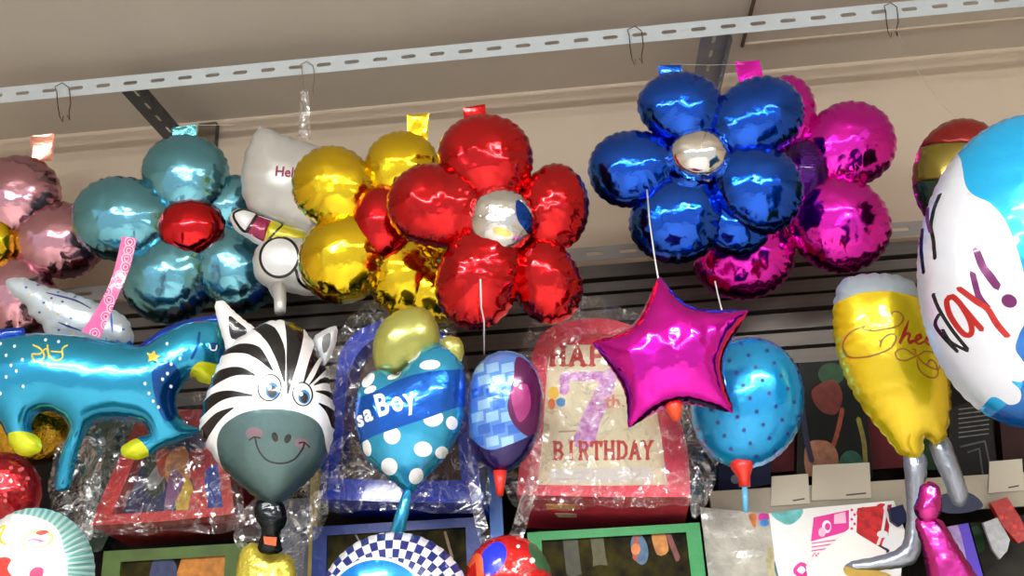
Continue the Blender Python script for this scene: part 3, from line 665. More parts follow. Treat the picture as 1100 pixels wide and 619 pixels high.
# magenta figure at the lower right
pl = Plane(1010, 590, 2.0, .6)
t = thing('magenta_balloon', 'tied magenta foil balloon with a knotted top, below the yellow glass balloon', 'balloon', pl.o)
mg = foil('orchid', (205, 50, 150), rough=.2, bump=.15)
balloon('knot', smooth_loop([(985, 535), (988, 523), (998, 518), (1008, 524), (1011, 540), (1008, 556), (996, 562), (984, 555), (981, 546)], 3), pl, [mg], T=.55, step=3, wr=2, parent=t, lam=7, dz=.01)
balloon('body', smooth_loop([(983, 560), (996, 556), (1012, 560), (1022, 575), (1036, 598), (1052, 625), (1050, 650), (1002, 652), (996, 620), (990, 588)], 3), pl, [mg], T=.4, step=3.6, wr=1.2, parent=t, lam=12)

# horse
pl = Plane(110, 420, 2.3, .6)
t = thing('horse_balloon', 'light blue foil horse balloon with yellow hooves and muzzle, head at the right', 'balloon', pl.o)
hb = mat('horse_blue', (40, 160, 205), metal=.8, rough=.17, bump=.06, coat=.5); hy = mat('lime_yellow', (206, 214, 24), metal=.3, rough=.3, coat=.5); hd = mat('mane_blue', (10, 60, 175), metal=.7, rough=.18, bump=.2, coat=.5)
gold_p = mat('gold_print', (214, 190, 40), rough=.35, coat=.4); deep = mat('neck_blue', (14, 84, 160), metal=.8, rough=.18, coat=.5)
out = smooth_loop([(-25, 366), (0, 362), (40, 358), (85, 361), (125, 367), (152, 372), (170, 362), (195, 349), (222, 344), (238, 348), (243, 366), (241, 388), (238, 404), (228, 413), (214, 410), (207, 405), (197, 414), (190, 428), (192, 445), (201, 456), (215, 462), (196, 473), (172, 482), (160, 490), (146, 494), (132, 490), (131, 480), (146, 471), (160, 466), (154, 456), (130, 452), (108, 454), (97, 460), (86, 480), (80, 504), (74, 524), (60, 526), (60, 508), (66, 485), (74, 462), (66, 448), (50, 442), (38, 448), (34, 462), (44, 474), (42, 486), (24, 490), (12, 480), (6, 465), (-6, 448), (-25, 440)], 3.2)
rr = random.Random(3); wd_ = mat('white_dot', (225, 240, 248), rough=.35, coat=.3)
paints = [ps([(168, 398), (186, 392), (196, 405), (188, 430), (190, 450), (178, 452), (170, 430)], deep)]
paints += [stroke([(42, 374), (50, 378), (55, 386), (50, 393), (44, 390), (42, 384), (50, 384), (56, 378), (60, 385), (66, 391), (74, 388), (73, 378), (78, 374)], 1.8, gold_p), stroke([(57, 374), (60, 388)], 1.8, gold_p), stroke([(62, 381), (72, 382)], 1.6, gold_p),
           pp([(161, 382), (166, 383), (169, 379), (171, 384), (176, 385), (172, 388), (173, 392), (168, 390), (163, 392), (164, 387)], gold_p)]
for x, y in ((15, 408), (26, 402), (33, 418), (14, 385), (22, 375), (54, 368), (6, 372), (32, 390), (182, 372), (185, 383), (187, 394), (183, 404), (160, 415), (164, 425), (168, 433), (173, 439), (196, 388), (178, 410), (186, 417), (8, 425), (20, 396), (68, 370)): paints.append(pe(x, y, 1.6, 1.9, wd_, n=8))
paints += [ps([(208, 398), (216, 391), (230, 392), (241, 396), (245, 410), (230, 420), (212, 414), (205, 406)], hy), pe(231, 375, 5, 5, deep), stroke([(227, 373), (228, 378), (233, 378), (234, 373)], 1.5, wd_),
           ps([(10, 468), (22, 464), (36, 466), (48, 474), (46, 492), (20, 496), (8, 484)], hy), ps([(128, 476), (146, 471), (158, 480), (160, 490), (150, 498), (126, 494)], hy),
           stroke([(216, 360), (214, 375), (208, 388)], 3, deep)]
balloon('body', out, pl, [hb], T=.46, paints=paints, step=4, lam=13, puck=.15, scal=.6, wr=.5, wd=5, parent=t, res=80)
balloon('mane', smooth_loop([(146, 374), (160, 362), (178, 351), (200, 343), (222, 339), (240, 338), (242, 350), (226, 349), (204, 353), (184, 362), (164, 376), (150, 380)], 3), pl, [hd], T=.5, step=3.2, lam=9, wr=1.2, parent=t, dz=-.012)
balloon('tail', smooth_loop([(-20, 360), (-5, 356), (12, 353), (27, 354), (26, 361), (10, 365), (-8, 372), (-22, 376)], 3), pl, [hd], T=.5, step=3.2, lam=9, wr=1.2, parent=t, dz=.01)

# white wing shape behind the horse
pl = Plane(75, 335, 2.38, .6)
ww = mat('milky_white', (196, 208, 220), metal=.35, rough=.25, coat=.6, bump=.15)
paints = [stroke([(52, 316), (68, 320), (85, 325), (100, 333)], [1, 2, 2, 1], navy), stroke([(66, 348), (76, 352), (90, 357)], [1, 2.4, 1], navy), stroke([(121, 338), (122, 348), (123, 358)], [1, 2.6, 1], mat('cobalt', (20, 90, 200), coat=.5)),
          ps([(112, 376), (116, 364), (121, 371), (128, 366), (134, 371), (141, 366), (142, 380), (112, 380)], MATS['cobalt'])]
for x, y, m in ((42, 307, navy), (58, 322, navy), (70, 326, navy), (30, 310, navy), (82, 320, navy), (66, 340, gold_p), (80, 344, MATS['cobalt']), (50, 327, navy), (66, 356, navy), (82, 360, gold_p), (45, 337, navy), (55, 334, gold_p), (34, 318, gold_p), (134, 355, MATS['cobalt']), (64, 315, MATS['cobalt']), (95, 369, navy), (90, 364, hy)): paints.append(pe(x, y, 1.6, 1.2, m, n=8))
o = balloon('wing_balloon', smooth_loop([(6, 303), (22, 298), (50, 308), (82, 317), (108, 327), (132, 339), (141, 352), (142, 372), (118, 377), (84, 372), (50, 364), (47, 352), (40, 345), (32, 338), (27, 327), (20, 322), (12, 315)], 3), pl, [ww], T=.42, paints=paints, step=3.6, lam=12, puck=.4, scal=1.5)
tag(o, 'milky white speckled foil balloon pointing left above the blue horse', 'balloon')

# hello balloon
pl = Plane(300, 230, 2.47, .6)
t = thing('greeting_balloon', 'pale foil balloon lettered Hello with outlined shapes below, behind the gold flower', 'balloon', pl.o)
cr_ = mat('pale_cream_foil', (206, 206, 204), metal=.35, rough=.3, bump=.05, coat=.4)
paints = [text('Hello', 297, 192, 15, 6, mat('letter_magenta', (150, 30, 90)), .03, sx=.95)]
balloon('upper_body', smooth_loop([(277, 134), (300, 142), (330, 152), (378, 165), (390, 190), (372, 240), (340, 254), (318, 250), (296, 240), (272, 230), (259, 206), (260, 172), (268, 150)], 3.2, sharp=(0,)), pl, [cr_], T=.4, paints=paints, step=4.2, lam=22, puck=.35, scal=1.6, wd=22, parent=t, dz=-.02)
pk = mat('crimson_print', (150, 22, 76), rough=.3, coat=.5, metal=.3); yw = mat('yellow_print', (214, 204, 40), rough=.3, coat=.5, metal=.3)
paints = [pp([(275, 232), (292, 238), (286, 262), (264, 250)], pk), pp([(292, 238), (303, 240), (332, 252), (330, 268), (296, 256), (284, 262)], yw),
          stroke([(262, 225), (273, 228), (277, 232), (266, 250), (255, 240), (252, 230), (262, 225)], 3, black), stroke([(277, 231), (303, 240), (298, 250), (284, 264)], 2.2, black)]
balloon('striped_limb', smooth_loop([(247, 232), (254, 225), (265, 225), (280, 231), (303, 240), (332, 251), (334, 268), (300, 266), (280, 264), (266, 256), (252, 246)], 3), pl, [white], T=.5, paints=paints, step=3.2, lam=9, parent=t)
paints = [pe(302, 278, 22, 23, black, 0), pe(302, 278, 19, 20, white, 0), stroke([(320, 292), (324, 305), (335, 312), (352, 313)], 3.2, black)]
balloon('lower_body', smooth_loop([(280, 262), (298, 253), (325, 256), (350, 262), (352, 312), (330, 318), (305, 314), (296, 322), (288, 310), (276, 300), (272, 280)], 3), pl, [cr_], T=.4, paints=paints, step=3.6, lam=14, parent=t, dz=.01)
tube('stem', [P(299, 308, 2.40), P(301, 322, 2.38), P(301, 335, 2.36)], [.022, .018, .016], cr_, t, n=12)

# pink patterned strip
pl = Plane(118, 305, 2.22, .5)
pk1 = mat('pink_strip', (226, 86, 156), rough=.35, coat=.4); pk2 = mat('pale_pink_ring', (246, 178, 210), rough=.35, coat=.4); pk3 = mat('deep_pink_ring', (208, 40, 120), rough=.35, coat=.4)
paints = []
rr = random.Random(5)
for i in range(12):
    f_ = i/11; x = 138-32*f_+rr.uniform(-6, 6); y = 260+98*f_
    for r_, m_ in ((6, pk2), (4.6, pk3), (3.2, pk2), (1.8, pk3)): paints.append(pe(x, y, r_, r_, m_, n=12))
o = slab('patterned_ribbon', smooth_loop([(131, 254), (147, 256), (140, 285), (128, 315), (107, 363), (88, 356), (108, 324), (120, 298)], 3, sharp=(0, 1, 4, 5)), pl, [pk1], .002, paints=paints, step=4, warp=.006)
tag(o, 'pink foil strip with ring pattern hanging in front of the light blue flower', 'ribbon')

# bottom row
pl = Plane(424, 640, 2.05, .6)
paints = []
wob = [(-7+i, j) for i in range(0, 18) for j in range(-3, 3)]
for a in range(-16, 17):
    for k in range(4):
        if (a+k) % 2: continue
        r0, r1 = 86-k*9.5, 86-(k+1)*9.5; t0, t1 = math.radians(-90+a*6.4), math.radians(-90+(a+1)*6.4)
        cx_, cy_ = 424, 658
        paints.append(pp([(cx_+r0*math.cos(t0), cy_+r0*math.sin(t0)), (cx_+r0*math.cos(t1), cy_+r0*math.sin(t1)), (cx_+r1*math.cos(t1), cy_+r1*math.sin(t1)), (cx_+r1*math.cos(t0), cy_+r1*math.sin(t0))], navy))
paints += [pe(408, 668, 62, 68, white, 0), pe(408, 670, 60, 67, mat('azure_print', (12, 130, 225), metal=.5, rough=.2, coat=.6), 0)]
o = balloon('checkered_balloon', ell(424, 658, 84, 86, step=3.2), pl, [white], T=.5, paints=paints, step=4.5, lam=12)
tag(o, 'round foil balloon with navy and white checks around an azure disc', 'balloon')
pl = Plane(546, 625, 2.2, .6)
paints = [pe(531, 601, 13, 19, mat('strong_blue', (20, 40, 200), coat=.5, rough=.25), 25), ps([(568, 584), (585, 586), (594, 605), (590, 618), (575, 608)], mat('moss_green', (40, 84, 50), coat=.5)), stroke([(505, 605), (515, 600), (518, 640)], 8, mat('orange_print', (205, 80, 30), coat=.5)),
          pe(557, 588, 2, 2, white), pe(572, 603, 3, 3, white), pe(553, 613, 2, 2, white), stroke([(560, 618), (575, 612), (592, 618)], 3, mat('dark_red_print', (130, 16, 20), coat=.5))]
o = balloon('round_balloon', ell(546, 626, 47, 51, step=3), pl, [mat('bright_red_foil', (222, 28, 26), metal=.6, rough=.18, bump=.2, coat=.6)], T=.55, paints=paints, step=4, lam=10, wr=1.5)
tag(o, 'red round foil balloon with a blue blob and green patch at the bottom edge', 'balloon')
pl = Plane(38, 612, 2.0, .6)
aq = mat('aqua_print', (120, 185, 180), metal=.3, rough=.3, coat=.5); aq2 = mat('pale_aqua', (188, 222, 218), metal=.3, rough=.3, coat=.5); rp = mat('coral_red_print', (214, 52, 40), coat=.5, rough=.3)
paints = []
for a in range(-30, 60):
    if a % 2: continue
    t0, t1 = math.radians(-90+a*3.2), math.radians(-90+(a+1)*3.2); c_ = math.cos; s_ = math.sin
    paints.append(pp([(38+70*c_(t0), 612+70*s_(t0)), (38+70*c_(t1), 612+70*s_(t1)), (38+40*c_(t1), 612+40*s_(t1)), (38+40*c_(t0), 612+40*s_(t0))], aq))
paints += [ps([(-30, 560), (0, 553), (40, 556), (66, 570), (74, 600), (72, 640), (-30, 660)], white), stroke([(30, 583), (42, 573), (56, 573), (62, 580), (54, 588), (38, 590), (30, 583)], 1.8, gold_p), stroke([(3, 570), (10, 566), (6, 580), (12, 586)], 2.6, gold_p),
           ps([(44, 574), (52, 571), (58, 573), (50, 577)], rp), ps([(34, 582), (44, 580), (54, 583), (42, 586)], mat('rose_print', (220, 60, 110), coat=.5)), ps([(-4, 612), (8, 600), (20, 602), (16, 612), (22, 625), (0, 630)], rp), ps([(40, 615), (46, 610), (54, 612), (50, 625), (40, 625)], MATS['rose_print'])]
o = balloon('round_balloon', ell(38, 612, 64, 66, step=3), pl, [aq2], T=.5, paints=paints, step=4.2, lam=9, puck=.4)
tag(o, 'white round foil balloon with pleated aqua rim and red prints, lower left corner', 'balloon')
pl = Plane(8, 528, 2.3, .6)
paints = [pe(8+rr.uniform(-30, 32), 528+rr.uniform(-32, 32), 2.2, 2.2, mat('faded_pink_dot', (190, 80, 85)), n=8) for _ in range(22)]
o = balloon('round_balloon', ell(6, 528, 39, 42, step=3), pl, [mat('dark_red_foil', (150, 12, 22), metal=.8, rough=.2, bump=.4, coat=.5)], T=.6, paints=paints, step=4, lam=8, wr=1.2)
tag(o, 'dark red dotted foil balloon at the left edge below the gold one', 'balloon')
pl = Plane(38, 462, 2.45, .6)
o = balloon('gold_balloon', smooth_loop([(-15, 440), (10, 425), (50, 430), (78, 445), (80, 472), (66, 490), (40, 500), (10, 496), (-15, 480)], 3), pl, [foil('antique_gold', (190, 140, 20), rough=.18, bump=.5)], T=.5, wr=1.6, lam=8)
tag(o, 'antique gold foil balloon showing between the legs of the horse balloon', 'balloon')
pl = Plane(285, 610, 2.34, .6)
o = balloon('yellow_balloon', smooth_loop([(256, 600), (262, 588), (272, 583), (285, 590), (300, 594), (314, 600), (318, 625), (314, 650), (258, 650), (253, 625)], 3), pl, [mat('pale_yellow_foil', (206, 190, 72), metal=.5, rough=.22, bump=.4, coat=.5)], T=.45, wr=1.6, lam=8)
tag(o, 'crumpled pale yellow foil balloon directly under the zebra balloon', 'balloon')
# ------------------------------------------------------------------ boxes and packages
def vplane(px, py, Y, yaw=0, lean=0):
    n = Vector((0, -math.cos(math.radians(lean)), math.sin(math.radians(lean))))
    return Plane(px, py, Y, normal=Matrix.Rotation(math.radians(yaw), 3, 'Z') @ n)
wrap = plastic_wrap()
def wrap_sheet(name, pts, pl, parent, dz=.02, warp=.02, m=None):
    return slab(name, smooth_loop(pts, 6), pl, m or wrap, .0012, step=7, parent=parent, dz=dz, warp=warp)
# pink birthday box
pl = vplane(648, 480, 2.42, 0, 12)
t = thing('birthday_box', 'pink arched party box reading HAPPY 7th BIRTHDAY in clear plastic wrap', 'box', P(648, 535, 2.42))
pinkc = mat('pink_card', (208, 50, 76), rough=.5, bump=.15, bscale=30, coat=.2, var=.12, vscale=20); cream = mat('cream_card', (226, 218, 184), rough=.55, var=.05, vscale=15)
lett = mat('letter_brick', (186, 52, 48), rough=.5); seven = mat('lilac_seven', (190, 118, 200), rough=.5, var=.3, vscale=60, col2=(226, 190, 226)); ora = mat('ochre_stripe', (214, 150, 44), rough=.5)
outer = smooth_loop([(555, 532), (561, 470), (568, 410), (575, 372), (592, 352), (625, 343), (660, 344), (692, 358), (712, 385), (724, 430), (738, 480), (742, 534), (650, 534)], 5, sharp=(0, 11, 12))
inner = smooth_loop([(576, 521), (582, 470), (586, 410), (590, 378), (604, 366), (630, 359), (658, 360), (682, 370), (696, 392), (704, 430), (712, 475), (717, 521), (650, 522)], 5, sharp=(0, 11, 12))
slab('box_body', outer, pl, [pinkc], .26, step=14, parent=t, dz=-.03)
slab('frame', outer, pl, [pinkc], .028, step=10, holes=[inner], parent=t, dz=0)
happy = slab_text('HAPPY', 589, 388, 21, 20, 0, lett, 5)+slab_text('BIRTHDAY', 593, 490, 13.8, 19, -.5, lett, 3.6)
paints = []
paints += [stroke([(606, 416), (606, 400), (655, 400)], 11, seven, smooth=False), stroke([(656, 398), (645, 425), (634, 448), (628, 468)], [16, 19, 21, 23], seven, smooth=False), text('th', 650, 434, 20, 0, mat('salmon_letter', (220, 140, 120)), .03),
           pe(594, 418, 6, 7, mat('party_yellow', (232, 190, 70))), pe(602, 428, 5.5, 5, mat('party_blue', (80, 150, 210))), pe(592, 430, 4, 6, mat('party_orange', (220, 120, 60))), stroke([(600, 460), (618, 459)], 2, mat('fine_print', (180, 150, 140)))]
rr = random.Random(9)
for _ in range(30): paints.append(pe(rr.uniform(590, 700), rr.uniform(372, 515), .9, .9, rr.choice([lett, seven, MATS['party_blue'], ora]), n=6))
paints += happy
paints.append(pp([(590, 500), (700, 498), (702, 514), (590, 515)], mat('pale_grey_card', (214, 210, 204), rough=.5)))
slab('front_panel', [(570, 526), (576, 366), (700, 366), (722, 526)], pl, [cream], .004, paints=paints, step=8, parent=t, dz=-.026)
# underside print
pu = Plane(648, 534, 2.42, normal=-pl.y)
slab('base_stripe', [(586, 541), (706, 542), (704, 548), (588, 546)], pu, ora, .002, parent=t, dz=.003)
slab('base_stripe', [(596, 551), (694, 552), (690, 556), (600, 555)], pu, mat('beige_stripe', (206, 176, 150)), .002, parent=t, dz=.003)
wrap_sheet('plastic_wrap', [(548, 540), (556, 400), (572, 352), (600, 320), (606, 300), (622, 322), (690, 345), (735, 400), (752, 470), (758, 540), (650, 548)], pl, t, .03, .03)
wrap_sheet('plastic_wrap', [(735, 400), (748, 440), (770, 470), (768, 520), (745, 560), (735, 500), (728, 440)], pl, t, .02, .04, plastic_wrap('dense_wrap', .13))

# blue arch box
pl = vplane(430, 460, 2.46, 0, 6)
t = thing('blue_box', 'blue arched open-front party box in clear wrap behind the heart balloon', 'box', P(430, 545, 2.46))
bluec = mat('blue_card', (8, 52, 186), rough=.45, bump=.2, bscale=30, coat=.3, var=.2, vscale=14); darkin = mat('box_inside_brown', (96, 70, 60), rough=.7, var=.35, vscale=9)
outer = smooth_loop([(342, 536), (350, 480), (358, 420), (366, 378), (384, 356), (412, 344), (445, 342), (470, 352), (492, 380), (502, 430), (512, 490), (518, 540), (430, 540)], 5, sharp=(0, 11, 12))
inner = smooth_loop([(362, 514), (368, 470), (372, 420), (380, 388), (394, 370), (416, 358), (445, 357), (464, 368), (478, 392), (486, 440), (492, 480), (496, 516), (430, 517)], 5, sharp=(0, 11, 12))
slab('frame', outer, pl, [bluec], .09, step=12, holes=[inner], parent=t)
slab('box_body', outer, pl, [darkin], .14, step=14, parent=t, dz=-.09, side=bluec)
wrap_sheet('plastic_wrap', [(338, 545), (345, 470), (356, 390), (372, 352), (400, 330), (450, 328), (485, 350), (505, 400), (515, 470), (524, 548), (430, 550)], pl, t, .03, .03)
wrap_sheet('plastic_wrap', [(362, 512), (368, 480), (390, 470), (420, 480), (440, 495), (450, 512)], pl, t, .0, .03, plastic_wrap('dense_wrap', .13))

# red open box
pl = vplane(180, 520, 2.5, 0, 9)
t = thing('red_box', 'red party box with a cluttered picture panel behind the horse balloon legs', 'box', P(180, 570, 2.5))
redc = mat('red_card', (176, 34, 36), rough=.45, bump=.2, bscale=30, coat=.3, var=.2, vscale=14)
outer = [(96, 565), (120, 510), (143, 460), (158, 440), (236, 440), (243, 480), (252, 552), (180, 560)]
inner = [(120, 553), (140, 505), (156, 462), (228, 456), (234, 500), (240, 545), (180, 549)]
slab('frame', lin_loop(outer, 8), pl, [redc], .05, step=12, holes=[lin_loop(inner, 8)], parent=t)
pb = lambda n, c: mat('picture_'+n, c, rough=.5, var=.45, vscale=38)
paints = [ps([(150, 470), (168, 465), (174, 500), (160, 530), (146, 520)], pb('dark_green', (44, 52, 34))), ps([(160, 495), (172, 490), (170, 505), (155, 522), (150, 512)], pb('grey', (150, 150, 150))), ps([(160, 480), (174, 478), (176, 500), (164, 506)], pb('rust', (170, 60, 36))), ps([(172, 484), (190, 474), (200, 500), (184, 520), (170, 510)], pb('peach', (206, 140, 90))),
          ps([(198, 478), (222, 480), (224, 515), (205, 525), (196, 500)], pb('crimson', (178, 40, 44))), ps([(180, 520), (196, 510), (200, 535), (184, 548)], pb('yellow', (206, 170, 40))), ps([(214, 500), (240, 498), (242, 545), (218, 548)], pb('blue', (20, 50, 150))), ps([(198, 525), (212, 520), (214, 548), (196, 548)], pb('red', (200, 50, 40))), ps([(176, 500), (190, 512), (176, 540), (168, 545)], pb('mauve', (130, 80, 130))), stroke([(176, 505), (184, 512)], 4, pb('dark_rust', (110, 24, 20)))]
slab('picture_panel', [(104, 558), (148, 446), (238, 446), (248, 550)], pl, [mat('picture_navy', (16, 24, 74), rough=.5)], .03, paints=paints, step=8, parent=t, dz=-.05)
slab('box_body', lin_loop([(96, 565), (120, 510), (143, 460), (158, 440), (236, 440), (243, 480), (252, 552)], 10), pl, mat('base_red', (150, 28, 34), rough=.45, coat=.3, var=.3, vscale=20), .17, step=14, parent=t, dz=-.081)
pu = Plane(180, 562, 2.5, normal=-pl.y)
slab('base_print', [(136, 572), (228, 564), (226, 572), (150, 580)], pu, mat('base_print', (96, 22, 26), rough=.5, var=.6, vscale=40, col2=(170, 50, 50)), .002, parent=t, dz=.003)
wrap_sheet('plastic_wrap', [(90, 575), (105, 520), (130, 455), (160, 425), (240, 430), (255, 480), (262, 565), (180, 575)], pl, t, .03, .03)

# lower row of boxes
def card_box(name, label, px0, px1, pyt, Y, m, D=.09, paints=(), pm=None, frame=10, H=.6):
    a = P(px0, pyt, Y); b = P(px1, pyt, Y); zt_ = (a.z+b.z)/2
    t = thing(name, label, 'box', ((a.x+b.x)/2, Y, zt_-H))
    pl = Plane((px0+px1)/2, pyt, Y, normal=(0, -1, 0)); pl.o.z = zt_
    f = frame*pl.mpp; x0, x1 = a.x, b.x
    boxes('box_body', [(x0, x1, Y+.02, Y+D, 1.032, zt_)], m, t)
    boxes('frame', [(x0, x0+f, Y, Y+.018, 1.032, zt_), (x1-f, x1, Y, Y+.018, 1.032, zt_), (x0+f, x1-f, Y, Y+.018, zt_-f*.6, zt_)], m, t)
    slab('picture_panel', [(px0+frame*.8, pyt+3), (px1-frame*.8, pyt+3), (px1-frame*.5, pyt+70), (px0+frame*.5, pyt+70)], Plane((px0+px1)/2, pyt, Y+.012, normal=(0, -1, 0)), [pm], .006, paints=paints, step=8, parent=t)
    return t
dk = mat('picture_black', (8, 7, 5), rough=.7, var=.5, vscale=16, col2=(52, 46, 10), spec=.12)
gp = [pe(687, 590, 9, 17, pb('steel_blue', (60, 96, 130)), -12), ps([(700, 572), (712, 570), (718, 592), (706, 596)], pb('amber', (190, 120, 36))), stroke([(716, 570), (728, 600)], 6, pb('maroon', (110, 40, 40))), stroke([(684, 572), (682, 600)], 5, pb('rust', (150, 50, 30))), pe(683, 590, 5, 6, pb('orange', (206, 110, 40))), stroke([(640, 570), (644, 600)], 14, pb('olive', (70, 66, 16))), stroke([(612, 575), (616, 612)], 16, pb('olive2', (46, 44, 14)))]
card_box('green_box', 'green framed party box with a dark picture under the pink birthday box', 566, 752, 567, 2.5, mat('green_card', (16, 130, 62), rough=.45, coat=.3, bump=.15), paints=gp, pm=dk, frame=15)
card_box('dark_blue_box', 'dark blue party box below the blue arched one, behind the checkered balloon', 336, 516, 561, 2.55, mat('deep_blue_card', (14, 44, 120), rough=.4, coat=.3, bump=.15), paints=[stroke([(380, 570), (390, 590)], 2, pb('pale', (120, 130, 140))), stroke([(478, 572), (486, 600)], 3, pb('tan', (130, 110, 80)))], pm=dk, frame=16)
mp = [ps([(195, 600), (206, 590), (236, 588), (250, 600), (252, 640), (192, 640)], pb('amber', (190, 120, 36))), ps([(165, 600), (178, 596), (190, 610), (184, 640), (160, 640)], pb('dull_blue', (50, 60, 100))), ps([(172, 592), (186, 588), (196, 594), (180, 600)], pb('yellow', (206, 170, 40)))]
card_box('picture_box', 'dark box with amber and blue picture patches under the red box', 112, 262, 588, 2.56, mat('grass_green_card', (70, 96, 30), rough=.45, coat=.3, var=.3, vscale=12), paints=mp, pm=dk, frame=20)
# left side: dark green bag
pl = vplane(115, 500, 2.86)
o = slab('dark_green_bag', smooth_loop([(92, 560), (90, 500), (104, 455), (150, 440), (150, 480), (128, 540), (112, 590), (95, 590)], 5), pl, [mat('bottle_green', (18, 56, 48), rough=.25, bump=.6, bscale=14, coat=.6)], .05, step=9, warp=.02)
tag(o, 'dark green plastic bag between the horse balloon leg and the red box', 'bag')
pl = vplane(75, 500, 2.42)
o = slab('clear_bag', smooth_loop([(52, 545), (60, 490), (72, 470), (100, 455), (112, 480), (105, 530), (96, 580), (70, 570)], 5), pl, [plastic_wrap('bag_plastic', .16)], .004, step=7, warp=.03)
tag(o, 'crinkled clear plastic bag under the horse balloon hind leg', 'bag')
# clear plastic between the zebra neck and the blue box
pl = vplane(320, 540, 2.44)
o = slab('clear_bag', smooth_loop([(258, 590), (255, 560), (280, 530), (345, 490), (352, 530), (346, 570), (330, 590), (322, 625), (300, 625)], 5), pl, [plastic_wrap('bag_plastic', .16)], .004, step=7, warp=.03)
tag(o, 'crinkled clear plastic bag around the black neck of the zebra balloon', 'bag')
pl = vplane(540, 540, 2.3)
o = slab('clear_bag', smooth_loop([(502, 470), (510, 510), (528, 575), (545, 575), (560, 535), (572, 490), (585, 440), (590, 470), (575, 530), (555, 590), (520, 590), (505, 530)], 5), pl, [plastic_wrap('bag_plastic', .16)], .004, step=7, warp=.03)
tag(o, 'clear plastic sleeve hanging below the ice printed oval balloon', 'bag')
o = boxes('blue_strip', [(P(527, 560, 2.62).x, P(541, 560, 2.62).x, 2.6, 2.62, 1.032, P(530, 500, 2.6).z)], mat('bright_blue_card', (40, 110, 200), rough=.4, coat=.3))
tag(o, 'narrow bright blue card standing between the blue and pink boxes', 'card')
o = boxes('yellow_strip', [(P(343, 560, 2.60).x-.03, P(343, 560, 2.60).x-.005, 2.6, 2.62, 1.032, P(350, 490, 2.6).z)], mat('olive_yellow_card', (170, 150, 40), rough=.4, coat=.3))
tag(o, 'narrow olive yellow card left of the blue boxes, right of the zebra', 'card')
o = boxes('grey_folder', [(P(300, 580, 2.62).x, P(336, 580, 2.62).x, 2.635, 2.66, 1.032, P(318, 535, 2.62).z)], mat('slate_card', (70, 76, 96), rough=.4, coat=.3))
tag(o, 'slate grey card pack behind the crumpled yellow foil balloon', 'card')

# packages on the shelf, standing on the board
ZB = zs+.046
def pack(name, label, cat, pts, Y, m, depth=.05, paints=(), group=None, warp=0, step=12, lean=0):
    pl = vplane(np.mean([p[0] for p in pts]), np.mean([p[1] for p in pts]), Y, 0, lean)
    o = slab(name, lin_loop(pts, 8), pl, [m], depth, paints=list(paints), step=step, warp=warp)
    return tag(o, label, cat, group)
marc = mat('maroon_card', (92, 8, 24), rough=.6, spec=.3, var=.2, vscale=10)
pack('maroon_card', 'maroon card pack on the shelf right of the blue dotted balloon', 'card pack', [(826, 508), (826, 458), (868, 440), (870, 505)], 2.72, marc, .03)
pack('maroon_card', 'maroon card pack on the shelf behind the yellow glass balloon', 'card pack', [(920, 506), (912, 430), (925, 390), (968, 420), (974, 502)], 2.76, marc, .03)
pack('navy_box', 'navy box on the shelf behind the stick of the dotted balloon', 'box', [(772, 532), (772, 500), (790, 500), (790, 470), (828, 470), (828, 520), (780, 530)], 2.68, mat('navy_card', (18, 26, 66), rough=.6, spec=.3), .06, [pe(790, 515, 5, 5, mat('grey_disc', (120, 130, 150)))])
toyp = [pe(893, 402, 14, 12, pb('leaf_green', (14, 74, 34))), ps([(872, 420), (895, 408), (905, 425), (898, 445), (880, 440)], pb('brick', (110, 36, 28))), stroke([(905, 440), (898, 470), (888, 495)], 5, pb('clay', (150, 66, 40))), ps([(866, 478), (888, 474), (900, 488), (896, 508), (868, 512)], pb('peach2', (176, 120, 92))), pe(914, 500, 13, 16, pb('sea_green', (20, 96, 74))), stroke([(922, 450), (928, 475), (930, 505)], 5, pb('olive3', (126, 118, 40))), stroke([(862, 440), (866, 470), (872, 495)], 6, pb('navy2', (18, 26, 70)))]
pack('toy_pack', 'dark toy pack with green and peach shapes in cellophane on the shelf', 'toy pack', [(856, 512), (858, 390), (926, 386), (938, 512)], 2.665, mat('pack_black', (9, 13, 12), rough=.5, bump=.3, bscale=12, spec=.25), .04, toyp, step=9)
sp_ = [stroke([(1030, y), (1062, y-4)], 1.3, pb('pale_grey', (110, 110, 106))) for y in range(440, 472, 5)]+[stroke([(1032, 480), (1058, 474), (1066, 512)], 2, pb('dim_grey', (70, 70, 68)), smooth=False), stroke([(1040, 486), (1052, 482), (1056, 512)], 2, pb('dim_grey', (70, 70, 68)), smooth=False)]
pack('striped_pack', 'dark pack with fine pale stripes on the shelf right of the glass balloon', 'card pack', [(1022, 516), (1018, 440), (1062, 424), (1072, 510)], 2.72, mat('pack_grey', (22, 22, 21), rough=.6, spec=.25), .04, sp_)
pack('brown_pack', 'dark brown pack on the shelf at the right edge below the birthday balloon', 'card pack', [(1078, 497), (1072, 430), (1115, 430), (1120, 494)], 2.74, mat('pack_brown', (48, 18, 16), rough=.6, spec=.25, var=.4, vscale=14), .04)
pack('green_pack', 'dark green pack on the shelf between the two legs of the glass balloon', 'card pack', [(994, 505), (992, 440), (1012, 436), (1013, 505)], 2.74, mat('pack_green', (24, 58, 24), rough=.6, spec=.25, var=.4, vscale=14), .04)
tg = mat('price_paper', (196, 190, 174), rough=.6)
def tagc(x0, x1, y0, y1, lab): return pack('price_tag', lab, 'tag', [(x0, y1), (x0+1, y0), (x1, y0-3), (x1+2, y1-3)], 2.606, tg, .003, [stroke([(x0+(x1-x0)*.6, y1-6), (x1-4, y1-8)], 1.6, mat('ink', (60, 56, 50)))], 'price tags on the shelf edge')
tagc(828, 868, 512, 544, 'blank paper price tag on the shelf edge below the left maroon pack')
tagc(872, 934, 500, 538, 'wide paper price tag on the shelf edge below the toy pack')
